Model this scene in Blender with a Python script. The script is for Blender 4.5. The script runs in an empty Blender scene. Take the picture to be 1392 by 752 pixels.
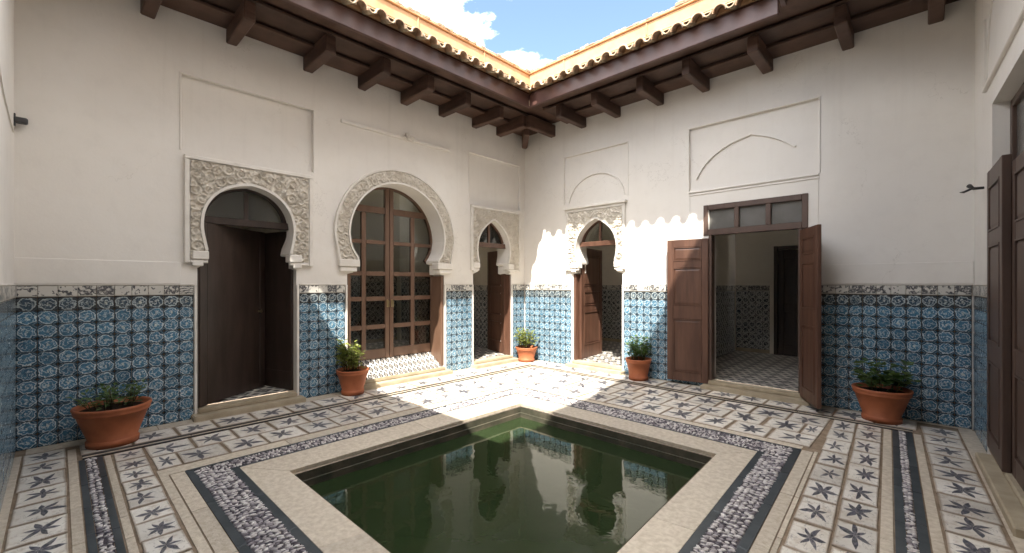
import bpy, bmesh, math, random
from mathutils import Matrix, Vector, noise
rnd = random.Random(7)
S = bpy.context.scene
COL = S.collection
# ------------------------------------------------------------------ camera
HEAD = math.radians(133.8)
cam = bpy.data.cameras.new('camera'); co = bpy.data.objects.new('camera', cam); COL.objects.link(co)
cam.sensor_width = 36; cam.lens = 36*590/1392; cam.shift_y = 10/1392
cam.clip_start = .02; cam.clip_end = 600
co.location = (5.90, -6.52, 1.5); co.rotation_euler = (math.pi/2, 0, HEAD-math.pi/2)
S.camera = co
# ------------------------------------------------------------------ light
SUN = Vector((.362, -.578, 1)).normalized()
el = math.asin(SUN.z); rot = math.atan2(SUN.x, SUN.y)
W = bpy.data.worlds.new('World'); S.world = W; W.use_nodes = True
nt = W.node_tree; nt.nodes.clear()
N = nt.nodes.new; Lk = nt.links.new
sky = N('ShaderNodeTexSky'); sky.sky_type = 'NISHITA'; sky.sun_disc = False
sky.sun_elevation = el; sky.sun_rotation = rot; sky.air_density = 1.0; sky.dust_density = 1.6; sky.ozone_density = 1.0
tc = N('ShaderNodeTexCoord'); mp = N('ShaderNodeMapping'); mp.inputs['Location'].default_value = (4.17, 4.74, 0); mp.inputs['Scale'].default_value = (1.6, 1.6, 3.4)
cn = N('ShaderNodeTexNoise'); cn.inputs['Scale'].default_value = 1.5; cn.inputs['Detail'].default_value = 9; cn.inputs['Roughness'].default_value = .58
cr = N('ShaderNodeValToRGB'); cr.color_ramp.elements[0].position = .465; cr.color_ramp.elements[1].position = .62
mx = N('ShaderNodeMixRGB'); mx.inputs[2].default_value = (27, 26.6, 26, 1)
bg = N('ShaderNodeBackground'); bg.inputs[1].default_value = .070; wo = N('ShaderNodeOutputWorld')
Lk(tc.outputs['Generated'], mp.inputs[0]); Lk(mp.outputs[0], cn.inputs[0]); Lk(cn.outputs[0], cr.inputs[0])
Lk(cr.outputs[0], mx.inputs[0]); Lk(sky.outputs[0], mx.inputs[1]); Lk(mx.outputs[0], bg.inputs[0]); Lk(bg.outputs[0], wo.inputs[0])
sl = bpy.data.lights.new('sun', 'SUN'); sl.energy = 2.5; sl.angle = math.radians(.5); sl.color = (1, .95, .86)
so = bpy.data.objects.new('sun', sl); COL.objects.link(so); so.location = (3, -4, 12)
so.rotation_euler = SUN.to_track_quat('Z', 'Y').to_euler()
S.view_settings.view_transform = 'Standard'; S.view_settings.look = 'None'
S.view_settings.exposure = 2.57; S.view_settings.gamma = 1
# ------------------------------------------------------------------ materials
class NT:
    def __init__(s, name):
        s.m = bpy.data.materials.new(name); s.m.use_nodes = True
        s.t = s.m.node_tree; s.t.nodes.clear()
        s.out = s.t.nodes.new('ShaderNodeOutputMaterial'); s.b = s.t.nodes.new('ShaderNodeBsdfPrincipled')
        s.t.links.new(s.b.outputs[0], s.out.inputs[0])
    def n(s, typ, **k):
        x = s.t.nodes.new(typ)
        for a, v in k.items(): setattr(x, a, v)
        return x
    def set(s, sock, v):
        if isinstance(v, bpy.types.NodeSocket): s.t.links.new(v, sock)
        elif isinstance(v, tuple) and len(v) == 3 and sock.type == 'RGBA': sock.default_value = (*v, 1)
        else: sock.default_value = v
    def math(s, op, a, b=0.0, c=0.0, clamp=False):
        x = s.n('ShaderNodeMath', operation=op); x.use_clamp = clamp
        s.set(x.inputs[0], a); s.set(x.inputs[1], b); s.set(x.inputs[2], c); return x.outputs[0]
    def mix(s, f, a, b, mode='MIX'):
        x = s.n('ShaderNodeMixRGB', blend_type=mode); s.set(x.inputs[0], f); s.set(x.inputs[1], a); s.set(x.inputs[2], b); return x.outputs[0]
    def noise(s, scale, detail=4, rough=.55, vec=None, dist=0.0, out=0):
        x = s.n('ShaderNodeTexNoise'); x.inputs['Scale'].default_value = scale; x.inputs['Detail'].default_value = detail
        x.inputs['Roughness'].default_value = rough; x.inputs['Distortion'].default_value = dist
        if vec is not None: s.set(x.inputs['Vector'], vec)
        return x.outputs[out]
    def ss(s, v, lo, hi):     # smoothstep lo->hi gives 0->1
        x = s.n('ShaderNodeMapRange', interpolation_type='SMOOTHSTEP'); s.set(x.inputs[0], v)
        s.set(x.inputs[1], lo); s.set(x.inputs[2], hi); x.inputs[3].default_value = 0; x.inputs[4].default_value = 1; return x.outputs[0]
    def pos(s): return s.n('ShaderNodeNewGeometry').outputs['Position']
    def obj(s): return s.n('ShaderNodeTexCoord').outputs['Object']
    def bump(s, h, strength=.3, dist=.01):
        x = s.n('ShaderNodeBump'); x.inputs['Strength'].default_value = strength; x.inputs['Distance'].default_value = dist
        s.set(x.inputs['Height'], h); s.t.links.new(x.outputs[0], s.b.inputs['Normal'])
    def fin(s, color, rough=.6, spec=.4):
        s.set(s.b.inputs['Base Color'], color); s.set(s.b.inputs['Roughness'], rough); s.b.inputs['Specular IOR Level'].default_value = spec
        return s.m

def m_simple(name, c1, c2, scale, rough=.6, spec=.4, bump=.2, bdist=.005, island=0.0, bscale=None, stretch=None):
    k = NT(name); p = k.pos()
    if stretch:
        mpn = k.n('ShaderNodeMapping'); mpn.inputs['Scale'].default_value = stretch; k.set(mpn.inputs[0], p); p = mpn.outputs[0]
    f = k.ss(k.noise(scale, 6, .6, p), .32, .68)
    c = k.mix(f, c1, c2)
    if island:
        g = k.n('ShaderNodeNewGeometry'); oi = k.n('ShaderNodeObjectInfo')
        r = k.math('FRACT', k.math('ADD', g.outputs['Random Per Island'], oi.outputs['Random']))
        v = k.math('MULTIPLY_ADD', r, 2*island, 1-island)
        hs = k.n('ShaderNodeHueSaturation'); k.set(hs.inputs['Value'], v); k.set(hs.inputs['Color'], c); c = hs.outputs[0]
    if bump: k.bump(k.noise(bscale or scale*5, 6, .6, p), bump, bdist)
    return k.fin(c, rough, spec)

def m_plaster(name, base, stain):
    k = NT(name); p = k.pos()
    a = k.ss(k.noise(.9, 5, .6, p), .35, .7); b = k.ss(k.noise(5.5, 6, .65, p), .45, .8)
    sep = k.n('ShaderNodeSeparateXYZ'); k.set(sep.inputs[0], p)
    low = k.math('MULTIPLY', k.ss(sep.outputs[2], 1.9, 1.45), k.ss(k.noise(3, 5, .6, p), .35, .75))
    mpn = k.n('ShaderNodeMapping'); mpn.inputs['Scale'].default_value = (7, 7, .35); k.set(mpn.inputs[0], p)
    run = k.math('MULTIPLY', k.math('MULTIPLY', k.ss(k.noise(1.2, 4, .6, mpn.outputs[0]), .52, .76), k.ss(sep.outputs[2], 1.9, 4.2)), .28)
    vo = k.n('ShaderNodeTexVoronoi', feature='DISTANCE_TO_EDGE'); vo.inputs['Scale'].default_value = .85
    wv_ = k.n('ShaderNodeVectorMath', operation='ADD'); k.set(wv_.inputs[0], p); k.set(wv_.inputs[1], k.noise(2.4, 5, .65, p, 0, 1)); k.set(vo.inputs['Vector'], wv_.outputs[0])
    crack = k.math('MULTIPLY', k.ss(vo.outputs['Distance'], .006, .0015), k.ss(k.noise(.8, 2, .5, p), .50, .62))
    patch = k.ss(k.noise(.55, 2, .4, p, .6), .585, .60)
    c = k.mix(k.math('MULTIPLY', a, .35), base, stain)
    c = k.mix(k.math('MULTIPLY', b, .18), c, tuple(x*.8 for x in stain))
    c = k.mix(k.math('MULTIPLY', low, .35), c, tuple(x*.78 for x in stain))
    c = k.mix(run, c, tuple(x*.86 for x in stain)); c = k.mix(k.math('MULTIPLY', patch, .10), c, (.82, .80, .77)); c = k.mix(k.math('MULTIPLY', crack, .22), c, (.30, .26, .21))
    h = k.math('ADD', k.noise(2.2, 3, .5, p), k.math('MULTIPLY', k.noise(38, 5, .6, p), .16))
    k.bump(h, .35, .02)
    return k.fin(c, .85, .25)
PLASTER = m_plaster('plaster', (.745, .708, .655), (.68, .635, .57))
ROOMPL = m_plaster('room_plaster', (.78, .72, .62), (.68, .62, .52))
STUCCO = m_simple('carved_stucco', (.66, .61, .53), (.55, .495, .415), 9, .9, .2, .5, .004, bscale=70)
STUCCO_L = m_simple('plain_stucco', (.74, .705, .65), (.65, .61, .55), 5, .88, .2, .3, .004, bscale=50)
EAVE = m_simple('eave_wood', (.095, .052, .036), (.055, .029, .020), 3, .55, .4, .45, .006, island=.25, stretch=(1, 1, 4))
FASCIA = m_simple('fascia_paint', (.105, .052, .042), (.070, .034, .027), 2.5, .42, .5, .35, .005, bscale=14)
DOORW = m_simple('door_paint', (.118, .058, .037), (.070, .032, .020), 3.5, .42, .5, .4, .003, bscale=24, stretch=(3, 3, .35))
DOORD = m_simple('dark_door_paint', (.048, .031, .024), (.030, .019, .014), 3.2, .40, .5, .25, .003, bscale=22, stretch=(3, 3, .6))
DOORG = m_simple('glazed_door_paint', (.150, .088, .058), (.115, .064, .041), 2.2, .38, .5, .25, .003, bscale=22, stretch=(3, 3, .6))
DOORM = m_simple('weathered_door_paint', (.095, .058, .043), (.070, .042, .031), 2.2, .45, .45, .25, .003, bscale=22, stretch=(3, 3, .6))
STONE = m_simple('travertine', (.60, .525, .42), (.47, .395, .30), 26, .62, .35, .8, .006, island=.10, bscale=60)
SILL = m_simple('sill_stone', (.44, .37, .265), (.34, .28, .19), 5, .6, .35, .4, .004, bscale=30)
GROUT = m_simple('floor_grout', (.31, .235, .165), (.21, .155, .105), 9, .9, .2, .7, .008)
DARK = m_simple('dark_slate', (.034, .042, .046), (.058, .066, .070), 6, .45, .45, .3, .003, island=.15)
BLACK = m_simple('black_line_tile', (.012, .012, .013), (.026, .024, .022), 14, .5, .4, .3, .003)
POOLW = m_simple('pool_wall', (.045, .045, .030), (.10, .085, .06), 5, .6, .4, .5, .01)
TERRA = m_simple('roof_terracotta', (.50, .36, .24), (.34, .20, .12), 12, .85, .25, .5, .01, island=.22)
OCHRE = m_simple('ochre_parapet', (.53, .34, .19), (.46, .27, .145), 5, .85, .25, .4, .01, bscale=18)
COPE = m_simple('coping_brick', (.52, .36, .24), (.34, .22, .14), 20, .9, .2, .8, .012, island=.3)
POT = m_simple('pot_terracotta', (.40, .125, .052), (.31, .095, .040), 5, .6, .35, .25, .004, bscale=30)
SOIL = m_simple('soil', (.05, .034, .022), (.025, .017, .012), 30, .95, .1, .8, .01)
BRASS = m_simple('brass', (.62, .50, .28), (.5, .4, .22), 8, .3, .5, 0); BRASS.node_tree.nodes['Principled BSDF'].inputs['Metallic'].default_value = .9
IRON = m_simple('black_iron', (.02, .02, .021), (.035, .03, .03), 14, .5, .5, .3, .003)
GREYP = m_simple('grey_plastic', (.045, .047, .05), (.06, .06, .062), 14, .45, .4, 0)
STEM = m_simple('plant_stem', (.10, .085, .04), (.07, .06, .03), 30, .8, .2, 0)
CREAMLIP = m_simple('lime_mortar', (.50, .40, .28), (.36, .27, .18), 25, .9, .2, .6, .006, island=.15)
CLAY_DARK = m_simple('tile_bed', (.10, .05, .038), (.07, .034, .026), 9, .85, .2, .4, .006)

def m_leaf(name, a, b):
    k = NT(name); g = k.n('ShaderNodeNewGeometry')
    c = k.mix(g.outputs['Random Per Island'], a, b)
    m = k.fin(c, .45, .4)
    tr = k.n('ShaderNodeBsdfTranslucent'); k.set(tr.inputs[0], k.mix(.5, c, (.16, .24, .03)))
    ms = k.n('ShaderNodeMixShader'); ms.inputs[0].default_value = .3
    k.t.links.new(k.b.outputs[0], ms.inputs[1]); k.t.links.new(tr.outputs[0], ms.inputs[2]); k.t.links.new(ms.outputs[0], k.out.inputs[0])
    return m
LEAF_Y = m_leaf('yellow_green_leaf', (.13, .17, .035), (.26, .27, .07))
LEAF_G = m_leaf('mid_green_leaf', (.06, .125, .03), (.12, .19, .05))
LEAF_D = m_leaf('dark_green_leaf', (.06, .115, .035), (.11, .165, .055))

def rand01(k):
    g = k.n('ShaderNodeNewGeometry'); oi = k.n('ShaderNodeObjectInfo')
    return k.math('FRACT', k.math('ADD', g.outputs['Random Per Island'], oi.outputs['Random']))
def uvxy(k):
    u = k.n('ShaderNodeTexCoord').outputs['UV']
    sp = k.n('ShaderNodeSeparateXYZ'); k.set(sp.inputs[0], u)
    return u, sp.outputs[0], sp.outputs[1]

def m_azulejo(name, navy, blue, white, black, top=False):
    """glazed tile: a white-ringed medallion, swirls inside, dark lozenges at the corners"""
    k = NT(name); u, ux, uy = uvxy(k); r1 = rand01(k)
    cx = k.math('SUBTRACT', k.math('FRACT', ux), .5); cy = k.math('SUBTRACT', k.math('FRACT', uy), .5)
    off = k.n('ShaderNodeCombineXYZ'); k.set(off.inputs[0], ux); k.set(off.inputs[1], uy); k.set(off.inputs[2], k.math('MULTIPLY', r1, 37.0))
    wob = k.math('MULTIPLY', k.math('SUBTRACT', k.noise(3.8, 4, .65, off.outputs[0]), .5), .46)
    ax = k.math('ABSOLUTE', cx); ay = k.math('ABSOLUTE', cy)
    rr = k.math('ADD', k.math('SQRT', k.math('ADD', k.math('MULTIPLY', cx, cx), k.math('MULTIPLY', cy, cy))), wob)
    th = k.math('ARCTAN2', cy, cx)
    petal = k.math('MULTIPLY', k.math('COSINE', k.math('MULTIPLY', th, 8.0)), .018)
    rp = k.math('ADD', rr, petal)
    ring = k.math('SUBTRACT', 1.0, k.ss(k.math('ABSOLUTE', k.math('SUBTRACT', rp, .41 if top else .425)), .025 if top else .010, .055 if top else .040))
    inside = k.ss(rp, .42, .38)
    # inner swirl
    sw = k.math('SINE', k.math('ADD', k.math('ADD', k.math('MULTIPLY', th, 2.0), k.math('MULTIPLY', rr, 20.0)), k.math('MULTIPLY', k.noise(3.6, 3, .6, off.outputs[0], .8), 17.0)))
    swm = k.math('MULTIPLY', k.ss(sw, .62, .97), k.ss(rr, .36, .30))
    sn = k.ss(k.noise(5.5, 3, .6, off.outputs[0], 1.4), .60, .70)
    wh = k.math('MAXIMUM', swm, k.math('MULTIPLY', sn, inside))
    wh = k.math('MULTIPLY', wh, .85 if top else .62)
    dia = k.ss(k.math('ADD', ax, ay), .84, .90)                       # corner lozenges
    cen = k.ss(rr, .085, .055)
    edge = k.math('SUBTRACT', 1.0, k.ss(k.math('ABSOLUTE', k.math('SUBTRACT', k.math('ADD', ax, ay), .76)), .010, .035))
    c = k.mix(inside, navy, blue)
    c = k.mix(k.math('MULTIPLY', k.ss(k.noise(5, 3, .6, off.outputs[0]), .4, .65), .55), c, navy)
    c = k.mix(wh, c, white)
    c = k.mix(k.math('MULTIPLY', edge, .10 if top else .22), c, white)
    c = k.mix(k.math('MULTIPLY', ring, .72), c, white)
    c = k.mix(dia, c, black)
    c = k.mix(k.math('MULTIPLY', cen, k.math('MULTIPLY', r1, .6)), c, (.62, .62, .52))
    p = k.pos(); wear = k.math('MULTIPLY', k.ss(k.noise(9, 5, .7, p), .60, .74), .5)
    c = k.mix(wear, c, tuple(.45*a+.1 for a in navy))
    hs = k.n('ShaderNodeHueSaturation'); k.set(hs.inputs['Value'], k.math('MULTIPLY_ADD', r1, .35, .82)); k.set(hs.inputs['Color'], c)
    k.bump(k.noise(3.5, 3, .6, off.outputs[0]), .25, .004)
    return k.fin(hs.outputs[0], .14, .5)
AZUL = m_azulejo('blue_azulejo', (.026, .072, .112), (.070, .180, .275), (.70, .77, .77), (.030, .024, .021))
AZULTOP = m_azulejo('blue_azulejo_top', (.030, .036, .042), (.040, .070, .100), (.50, .55, .54), (.026, .022, .020), True)
def m_scribble():
    """black and white scrolled tiles of the rooms behind"""
    k = NT('room_azulejo'); u, ux, uy = uvxy(k); r1 = rand01(k)
    off = k.n('ShaderNodeCombineXYZ'); k.set(off.inputs[0], ux); k.set(off.inputs[1], uy); k.set(off.inputs[2], k.math('MULTIPLY', r1, 41.0))
    a = k.math('ABSOLUTE', k.math('SUBTRACT', k.noise(2.6, 2, .5, off.outputs[0], 1.6), .5)); l = k.ss(a, .060, .030)
    cx = k.math('SUBTRACT', ux, .5); cy = k.math('SUBTRACT', uy, .5)
    rr = k.math('SQRT', k.math('ADD', k.math('MULTIPLY', cx, cx), k.math('MULTIPLY', cy, cy)))
    ring = k.math('SUBTRACT', 1.0, k.ss(k.math('ABSOLUTE', k.math('SUBTRACT', rr, .42)), .03, .07))
    c = k.mix(k.math('MAXIMUM', l, ring), k.mix(r1, (.020, .026, .036), (.030, .045, .07)), (.60, .60, .57))
    return k.fin(c, .25, .5)
AZULIN = m_scribble()

def m_border():
    k = NT('border_tile'); u, ux, uy = uvxy(k); r1 = rand01(k)
    off = k.n('ShaderNodeCombineXYZ'); k.set(off.inputs[0], k.math('MULTIPLY', ux, 1.4)); k.set(off.inputs[1], uy); k.set(off.inputs[2], k.math('MULTIPLY', r1, 29.0))
    w = k.n('ShaderNodeTexWave', wave_type='RINGS'); w.inputs['Scale'].default_value = 1.5; w.inputs['Distortion'].default_value = 6; w.inputs['Detail'].default_value = 2; w.inputs['Detail Scale'].default_value = 1.6
    k.set(w.inputs[0], off.outputs[0])
    vine = k.ss(w.outputs[0], .34, .50)
    n = k.ss(k.noise(6, 2, .5, off.outputs[0], .8), .5, .62)
    c = k.mix(k.math('MAXIMUM', vine, k.math('MULTIPLY', n, .6)), (.07, .07, .075), (.56, .535, .485))
    eg = k.math('MAXIMUM', k.ss(uy, .93, .96), k.ss(uy, .14, .10)); c = k.mix(eg, c, (.46, .43, .37))
    dk = k.ss(uy, .05, .03); c = k.mix(dk, c, (.02, .02, .025))
    k.bump(vine, .3, .004)
    return k.fin(c, .3, .45)
BORDER = m_border()

def m_star():
    """hand painted star flower on a white floor tile"""
    k = NT('star_floor_tile'); u, ux, uy = uvxy(k); oi = k.n('ShaderNodeObjectInfo'); r1 = oi.outputs['Random']
    off = k.n('ShaderNodeCombineXYZ'); k.set(off.inputs[0], ux); k.set(off.inputs[1], uy); k.set(off.inputs[2], k.math('MULTIPLY', r1, 53.0))
    nz = k.n('ShaderNodeTexNoise'); nz.inputs['Scale'].default_value = 2.6; nz.inputs['Detail'].default_value = 1; k.set(nz.inputs[0], off.outputs[0])
    sp = k.n('ShaderNodeSeparateXYZ'); k.set(sp.inputs[0], nz.outputs['Color'])
    r2 = k.math('FRACT', k.math('MULTIPLY', r1, 17.31)); r3 = k.math('FRACT', k.math('MULTIPLY', r1, 91.7))
    cx = k.math('ADD', k.math('SUBTRACT', ux, k.math('MULTIPLY_ADD', r2, .16, .42)), k.math('MULTIPLY', k.math('SUBTRACT', sp.outputs[0], .5), .14))
    cy = k.math('ADD', k.math('SUBTRACT', uy, k.math('MULTIPLY_ADD', r3, .16, .42)), k.math('MULTIPLY', k.math('SUBTRACT', sp.outputs[1], .5), .14))
    r = k.math('SQRT', k.math('ADD', k.math('MULTIPLY', cx, cx), k.math('MULTIPLY', cy, cy)))
    nn = k.math('ADD', 5.0, k.math('ROUND', k.math('MULTIPLY', r3, 2.2)))
    t = k.math('ADD', k.math('DIVIDE', k.math('ARCTAN2', cy, cx), 2*math.pi), k.math('ADD', r1, 2.0))
    tn = k.math('MULTIPLY', t, nn)
    fr = k.math('SUBTRACT', k.math('FRACT', tn), .5)
    wn = k.n('ShaderNodeTexWhiteNoise', noise_dimensions='2D'); cv = k.n('ShaderNodeCombineXYZ')
    k.set(cv.inputs[0], k.math('FLOOR', tn)); k.set(cv.inputs[1], k.math('MULTIPLY', r1, 100.0)); k.set(wn.inputs['Vector'], cv.outputs[0])
    ln = k.math('MULTIPLY_ADD', wn.outputs['Value'], .22, .30)
    perp = k.math('MULTIPLY', r, k.math('SINE', k.math('MULTIPLY', k.math('ABSOLUTE', fr), k.math('DIVIDE', 2*math.pi, nn))))
    q = k.math('DIVIDE', k.math('SUBTRACT', r, .02), ln, clamp=True)
    wd = k.math('MULTIPLY', k.math('SINE', k.math('MULTIPLY', k.math('POWER', q, .8), math.pi)), k.math('MULTIPLY_ADD', wn.outputs['Value'], .032, .052))
    leaf = k.ss(k.math('SUBTRACT', wd, perp), -.004, .010)
    core = k.ss(r, .045, .030)
    leaf = k.math('MAXIMUM', leaf, core)
    shade = k.ss(k.noise(7, 3, .6, off.outputs[0]), .35, .7)
    ink = k.mix(shade, (.016, .019, .032), (.075, .075, .105))
    p = k.pos()
    base = k.mix(k.ss(k.noise(3.2, 5, .6, p), .35, .7), (.74, .695, .62), (.60, .55, .47))
    base = k.mix(k.math('MULTIPLY', k.ss(k.noise(16, 5, .65, p), .50, .70), .7), base, (.46, .37, .28))
    # hairline strokes around the flower
    strokes = k.math('MULTIPLY', k.ss(k.noise(3.5, 2, .5, off.outputs[0], 2.0), .595, .61), k.ss(k.noise(3.5, 2, .5, off.outputs[0], 2.0), .64, .625))
    base = k.mix(k.math('MULTIPLY', strokes, .55), base, (.20, .17, .16))
    eg = k.math('MINIMUM', k.math('MINIMUM', ux, k.math('SUBTRACT', 1.0, ux)), k.math('MINIMUM', uy, k.math('SUBTRACT', 1.0, uy)))
    base = k.mix(k.math('MULTIPLY', k.ss(k.math('ADD', eg, k.math('MULTIPLY', sp.outputs[2], .06)), .085, .03), .75), base, (.30, .225, .155))
    hs = k.n('ShaderNodeHueSaturation'); k.set(hs.inputs['Value'], k.math('MULTIPLY_ADD', r2, .26, .85)); k.set(hs.inputs['Color'], base)
    c = k.mix(k.math('MULTIPLY', leaf, k.math('MULTIPLY_ADD', k.ss(k.noise(11, 4, .7, off.outputs[0]), .62, .40), .18, .80)), hs.outputs[0], ink)
    k.bump(k.noise(6, 4, .6, p), .25, .004)
    return k.fin(c, .42, .4)
STAR = m_star()

def m_lattice(name, dark, white, cell=.24, axes=(0, 1)):
    """small black and white lattice of the room floors; 0.11 m repeat, far too small to pick apart"""
    k = NT(name); p = k.pos(); sp = k.n('ShaderNodeSeparateXYZ'); k.set(sp.inputs[0], p)
    x = k.math('DIVIDE', sp.outputs[axes[0]], cell); y = k.math('DIVIDE', sp.outputs[axes[1]], cell)
    fx = k.math('ABSOLUTE', k.math('SUBTRACT', k.math('FRACT', x), .5)); fy = k.math('ABSOLUTE', k.math('SUBTRACT', k.math('FRACT', y), .5))
    d = k.math('ADD', fx, fy)
    a = k.math('SUBTRACT', 1.0, k.ss(k.math('ABSOLUTE', k.math('SUBTRACT', d, .34)), .11, .15))
    b = k.ss(d, .17, .13); e = k.ss(d, .74, .80)
    m = k.math('MAXIMUM', a, k.math('MAXIMUM', b, e))
    m = k.math('MULTIPLY', m, k.math('MULTIPLY_ADD', k.noise(14, 3, .6, p), .5, .72), clamp=True)
    c = k.mix(m, white, dark)
    return k.fin(c, .35, .4)
LATT = m_lattice('lattice_floor', (.016, .015, .017), (.56, .52, .46))
LATT2 = m_lattice('lattice_sill', (.022, .021, .024), (.56, .52, .46), .085, (1, 2))

def m_pebble():
    k = NT('pebble'); g = k.n('ShaderNodeNewGeometry'); r = g.outputs['Random Per Island']
    ra = k.n('ShaderNodeValToRGB'); e = ra.color_ramp.elements
    e[0].position = 0; e[0].color = (.06, .055, .07, 1); e[1].position = 1; e[1].color = (.78, .74, .69, 1)
    x = e.new(.3); x.color = (.27, .24, .255, 1); x = e.new(.6); x.color = (.62, .575, .55, 1)
    k.set(ra.inputs[0], r)
    c = k.mix(k.math('MULTIPLY', k.ss(k.noise(60, 4, .6, k.pos()), .4, .7), .4), ra.outputs[0], (.26, .22, .22))
    return k.fin(c, .5, .4)
PEBBLE = m_pebble()
PEBBED = m_simple('pebble_mortar', (.060, .052, .060), (.10, .085, .09), 20, .9, .2, .5, .006)

def m_water():
    k = NT('green_water'); p = k.pos()
    c = k.mix(k.ss(k.noise(1.1, 4, .6, p), .3, .7), (.016, .027, .010), (.022, .035, .014))
    n1 = k.noise(4.5, 3, .5, p, .4); n2 = k.noise(17, 2, .5, p)
    k.bump(k.math('ADD', n1, k.math('MULTIPLY', n2, .12)), .035, .045)
    k.b.inputs['IOR'].default_value = 1.33
    return k.fin(c, .02, .5)
WATER = m_water()

def m_glass(name, tint, refl):
    k = NT(name); k.t.nodes.remove(k.b)
    tr = k.n('ShaderNodeBsdfTransparent'); tr.inputs[0].default_value = (*tint, 1)
    gl = k.n('ShaderNodeBsdfGlossy'); gl.inputs['Roughness'].default_value = .03; gl.inputs[0].default_value = (.9, .9, .9, 1)
    fr = k.n('ShaderNodeFresnel'); fr.inputs[0].default_value = refl
    ms = k.n('ShaderNodeMixShader')
    k.t.links.new(fr.outputs[0], ms.inputs[0]); k.t.links.new(tr.outputs[0], ms.inputs[1]); k.t.links.new(gl.outputs[0], ms.inputs[2]); k.t.links.new(ms.outputs[0], k.out.inputs[0])
    return k.m
GLASS = m_glass('window_glass', (.80, .82, .80), 1.5)
FROST = m_simple('dusty_glass', (.13, .125, .115), (.10, .095, .085), 3, .25, .5, 0)

# ------------------------------------------------------------------ mesh helpers
class MB:
    def __init__(s): s.v = []; s.f = []; s.uv = {}
    def add(s, vs, fs):
        o = len(s.v); s.v += [tuple(v) for v in vs]; s.f += [tuple(i+o for i in f) for f in fs]; return s
    def box(s, x0, x1, y0, y1, z0, z1):
        if x0 > x1: x0, x1 = x1, x0
        if y0 > y1: y0, y1 = y1, y0
        if z0 > z1: z0, z1 = z1, z0
        return s.add([(x0,y0,z0),(x1,y0,z0),(x1,y1,z0),(x0,y1,z0),(x0,y0,z1),(x1,y0,z1),(x1,y1,z1),(x0,y1,z1)],
              [(3,2,1,0),(4,5,6,7),(0,1,5,4),(1,2,6,5),(2,3,7,6),(3,0,4,7)])
    def prism(s, poly, z0, z1, axis='z'):
        n = len(poly); mk = (lambda a, b, c: (a, b, c)) if axis == 'z' else (lambda a, b, c: (a, c, b))
        vs = [mk(a, b, z0) for a, b in poly]+[mk(a, b, z1) for a, b in poly]
        return s.add(vs, [tuple(range(n))[::-1], tuple(range(n, 2*n))]+[(i, (i+1) % n, n+(i+1) % n, n+i) for i in range(n)])
    def tube(s, pts, r, n=8, cap=True):
        pts = [Vector(p) for p in pts]; rs = r if isinstance(r, (list, tuple)) else [r]*len(pts); vs = []; fs = []
        for i, p in enumerate(pts):
            d = (pts[min(i+1, len(pts)-1)]-pts[max(i-1, 0)]).normalized()
            a = d.orthogonal().normalized(); b = d.cross(a)
            if i:  # keep the frame steady
                a = (pa-d*pa.dot(d)).normalized(); b = d.cross(a)
            pa = a
            for j in range(n):
                t = 2*math.pi*j/n; vs.append(p+rs[i]*(a*math.cos(t)+b*math.sin(t)))
        for i in range(len(pts)-1):
            for j in range(n):
                k = (j+1) % n; fs.append((i*n+j, i*n+k, (i+1)*n+k, (i+1)*n+j))
        if cap: fs += [tuple(range(n))[::-1], tuple(range((len(pts)-1)*n, len(pts)*n))]
        return s.add(vs, fs)
    def lathe(s, prof, n=40, wob=0):
        vs = []; fs = []; m = len(prof)
        for j in range(n):
            t = 2*math.pi*j/n
            for r, z in prof: vs.append((r*math.cos(t), r*math.sin(t), z))
        for j in range(n):
            k = (j+1) % n
            for i in range(m-1): fs.append((j*m+i, k*m+i, k*m+i+1, j*m+i+1))
        return s.add(vs, fs)
    def ribbon(s, path, w, y0, y1, closed=False):
        """strip of in-plane width w along a path in the x-z plane (outward = left), between depths y0 and y1"""
        n = len(path); P = [Vector((a, b)) for a, b in path]; off = []
        for i in range(n):
            d = (P[min(i+1, n-1)]-P[max(i-1, 0)]).normalized(); off.append(P[i]+Vector((-d.y, d.x))*w)
        vs = []
        for a, b in zip(P, off): vs += [(a.x, y0, a.y), (b.x, y0, b.y), (b.x, y1, b.y), (a.x, y1, a.y)]
        fs = []
        for i in range(n-1):
            for j in range(4):
                k = (j+1) % 4; fs.append((i*4+j, i*4+k, i*4+4+k, i*4+4+j))
        fs += [(3, 2, 1, 0), tuple(4*(n-1)+j for j in range(4))]
        return s.add(vs, fs)
    def mesh(s, name, mat, bevel=0, smooth=False, seg=1, boxuv=False):
        me = bpy.data.meshes.new(name); me.from_pydata(s.v, [], s.f)
        bm = bmesh.new(); bm.from_mesh(me); bmesh.ops.recalc_face_normals(bm, faces=bm.faces)
        if bevel:
            es = [e for e in bm.edges if len(e.link_faces) == 2 and e.calc_face_angle(0) > .5]
            bmesh.ops.bevel(bm, geom=es, offset=bevel, segments=seg, affect='EDGES', clamp_overlap=True)
        bm.to_mesh(me); bm.free()
        if smooth: me.polygons.foreach_set('use_smooth', [True]*len(me.polygons))
        me.materials.append(mat); return me
    def build(s, name, mat, parent=None, **k):
        return link(name, s.mesh(name, mat, **k), parent)
def link(name, me, parent=None):
    o = bpy.data.objects.new(name, me); COL.objects.link(o)
    if parent is not None: o.parent = parent
    return o
def empty(name, mat4, label=None, cat=None, group=None, kind=None):
    o = bpy.data.objects.new(name, None); COL.objects.link(o); o.matrix_world = mat4; o.empty_display_size = .2
    return tag(o, label, cat, group, kind)
def tag(o, label=None, cat=None, group=None, kind=None):
    if label: o['label'] = label
    if cat: o['category'] = cat; o['kind'] = 'thing'
    if group: o['group'] = group
    if kind: o['kind'] = kind
    return o
T = Matrix.Translation
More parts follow.
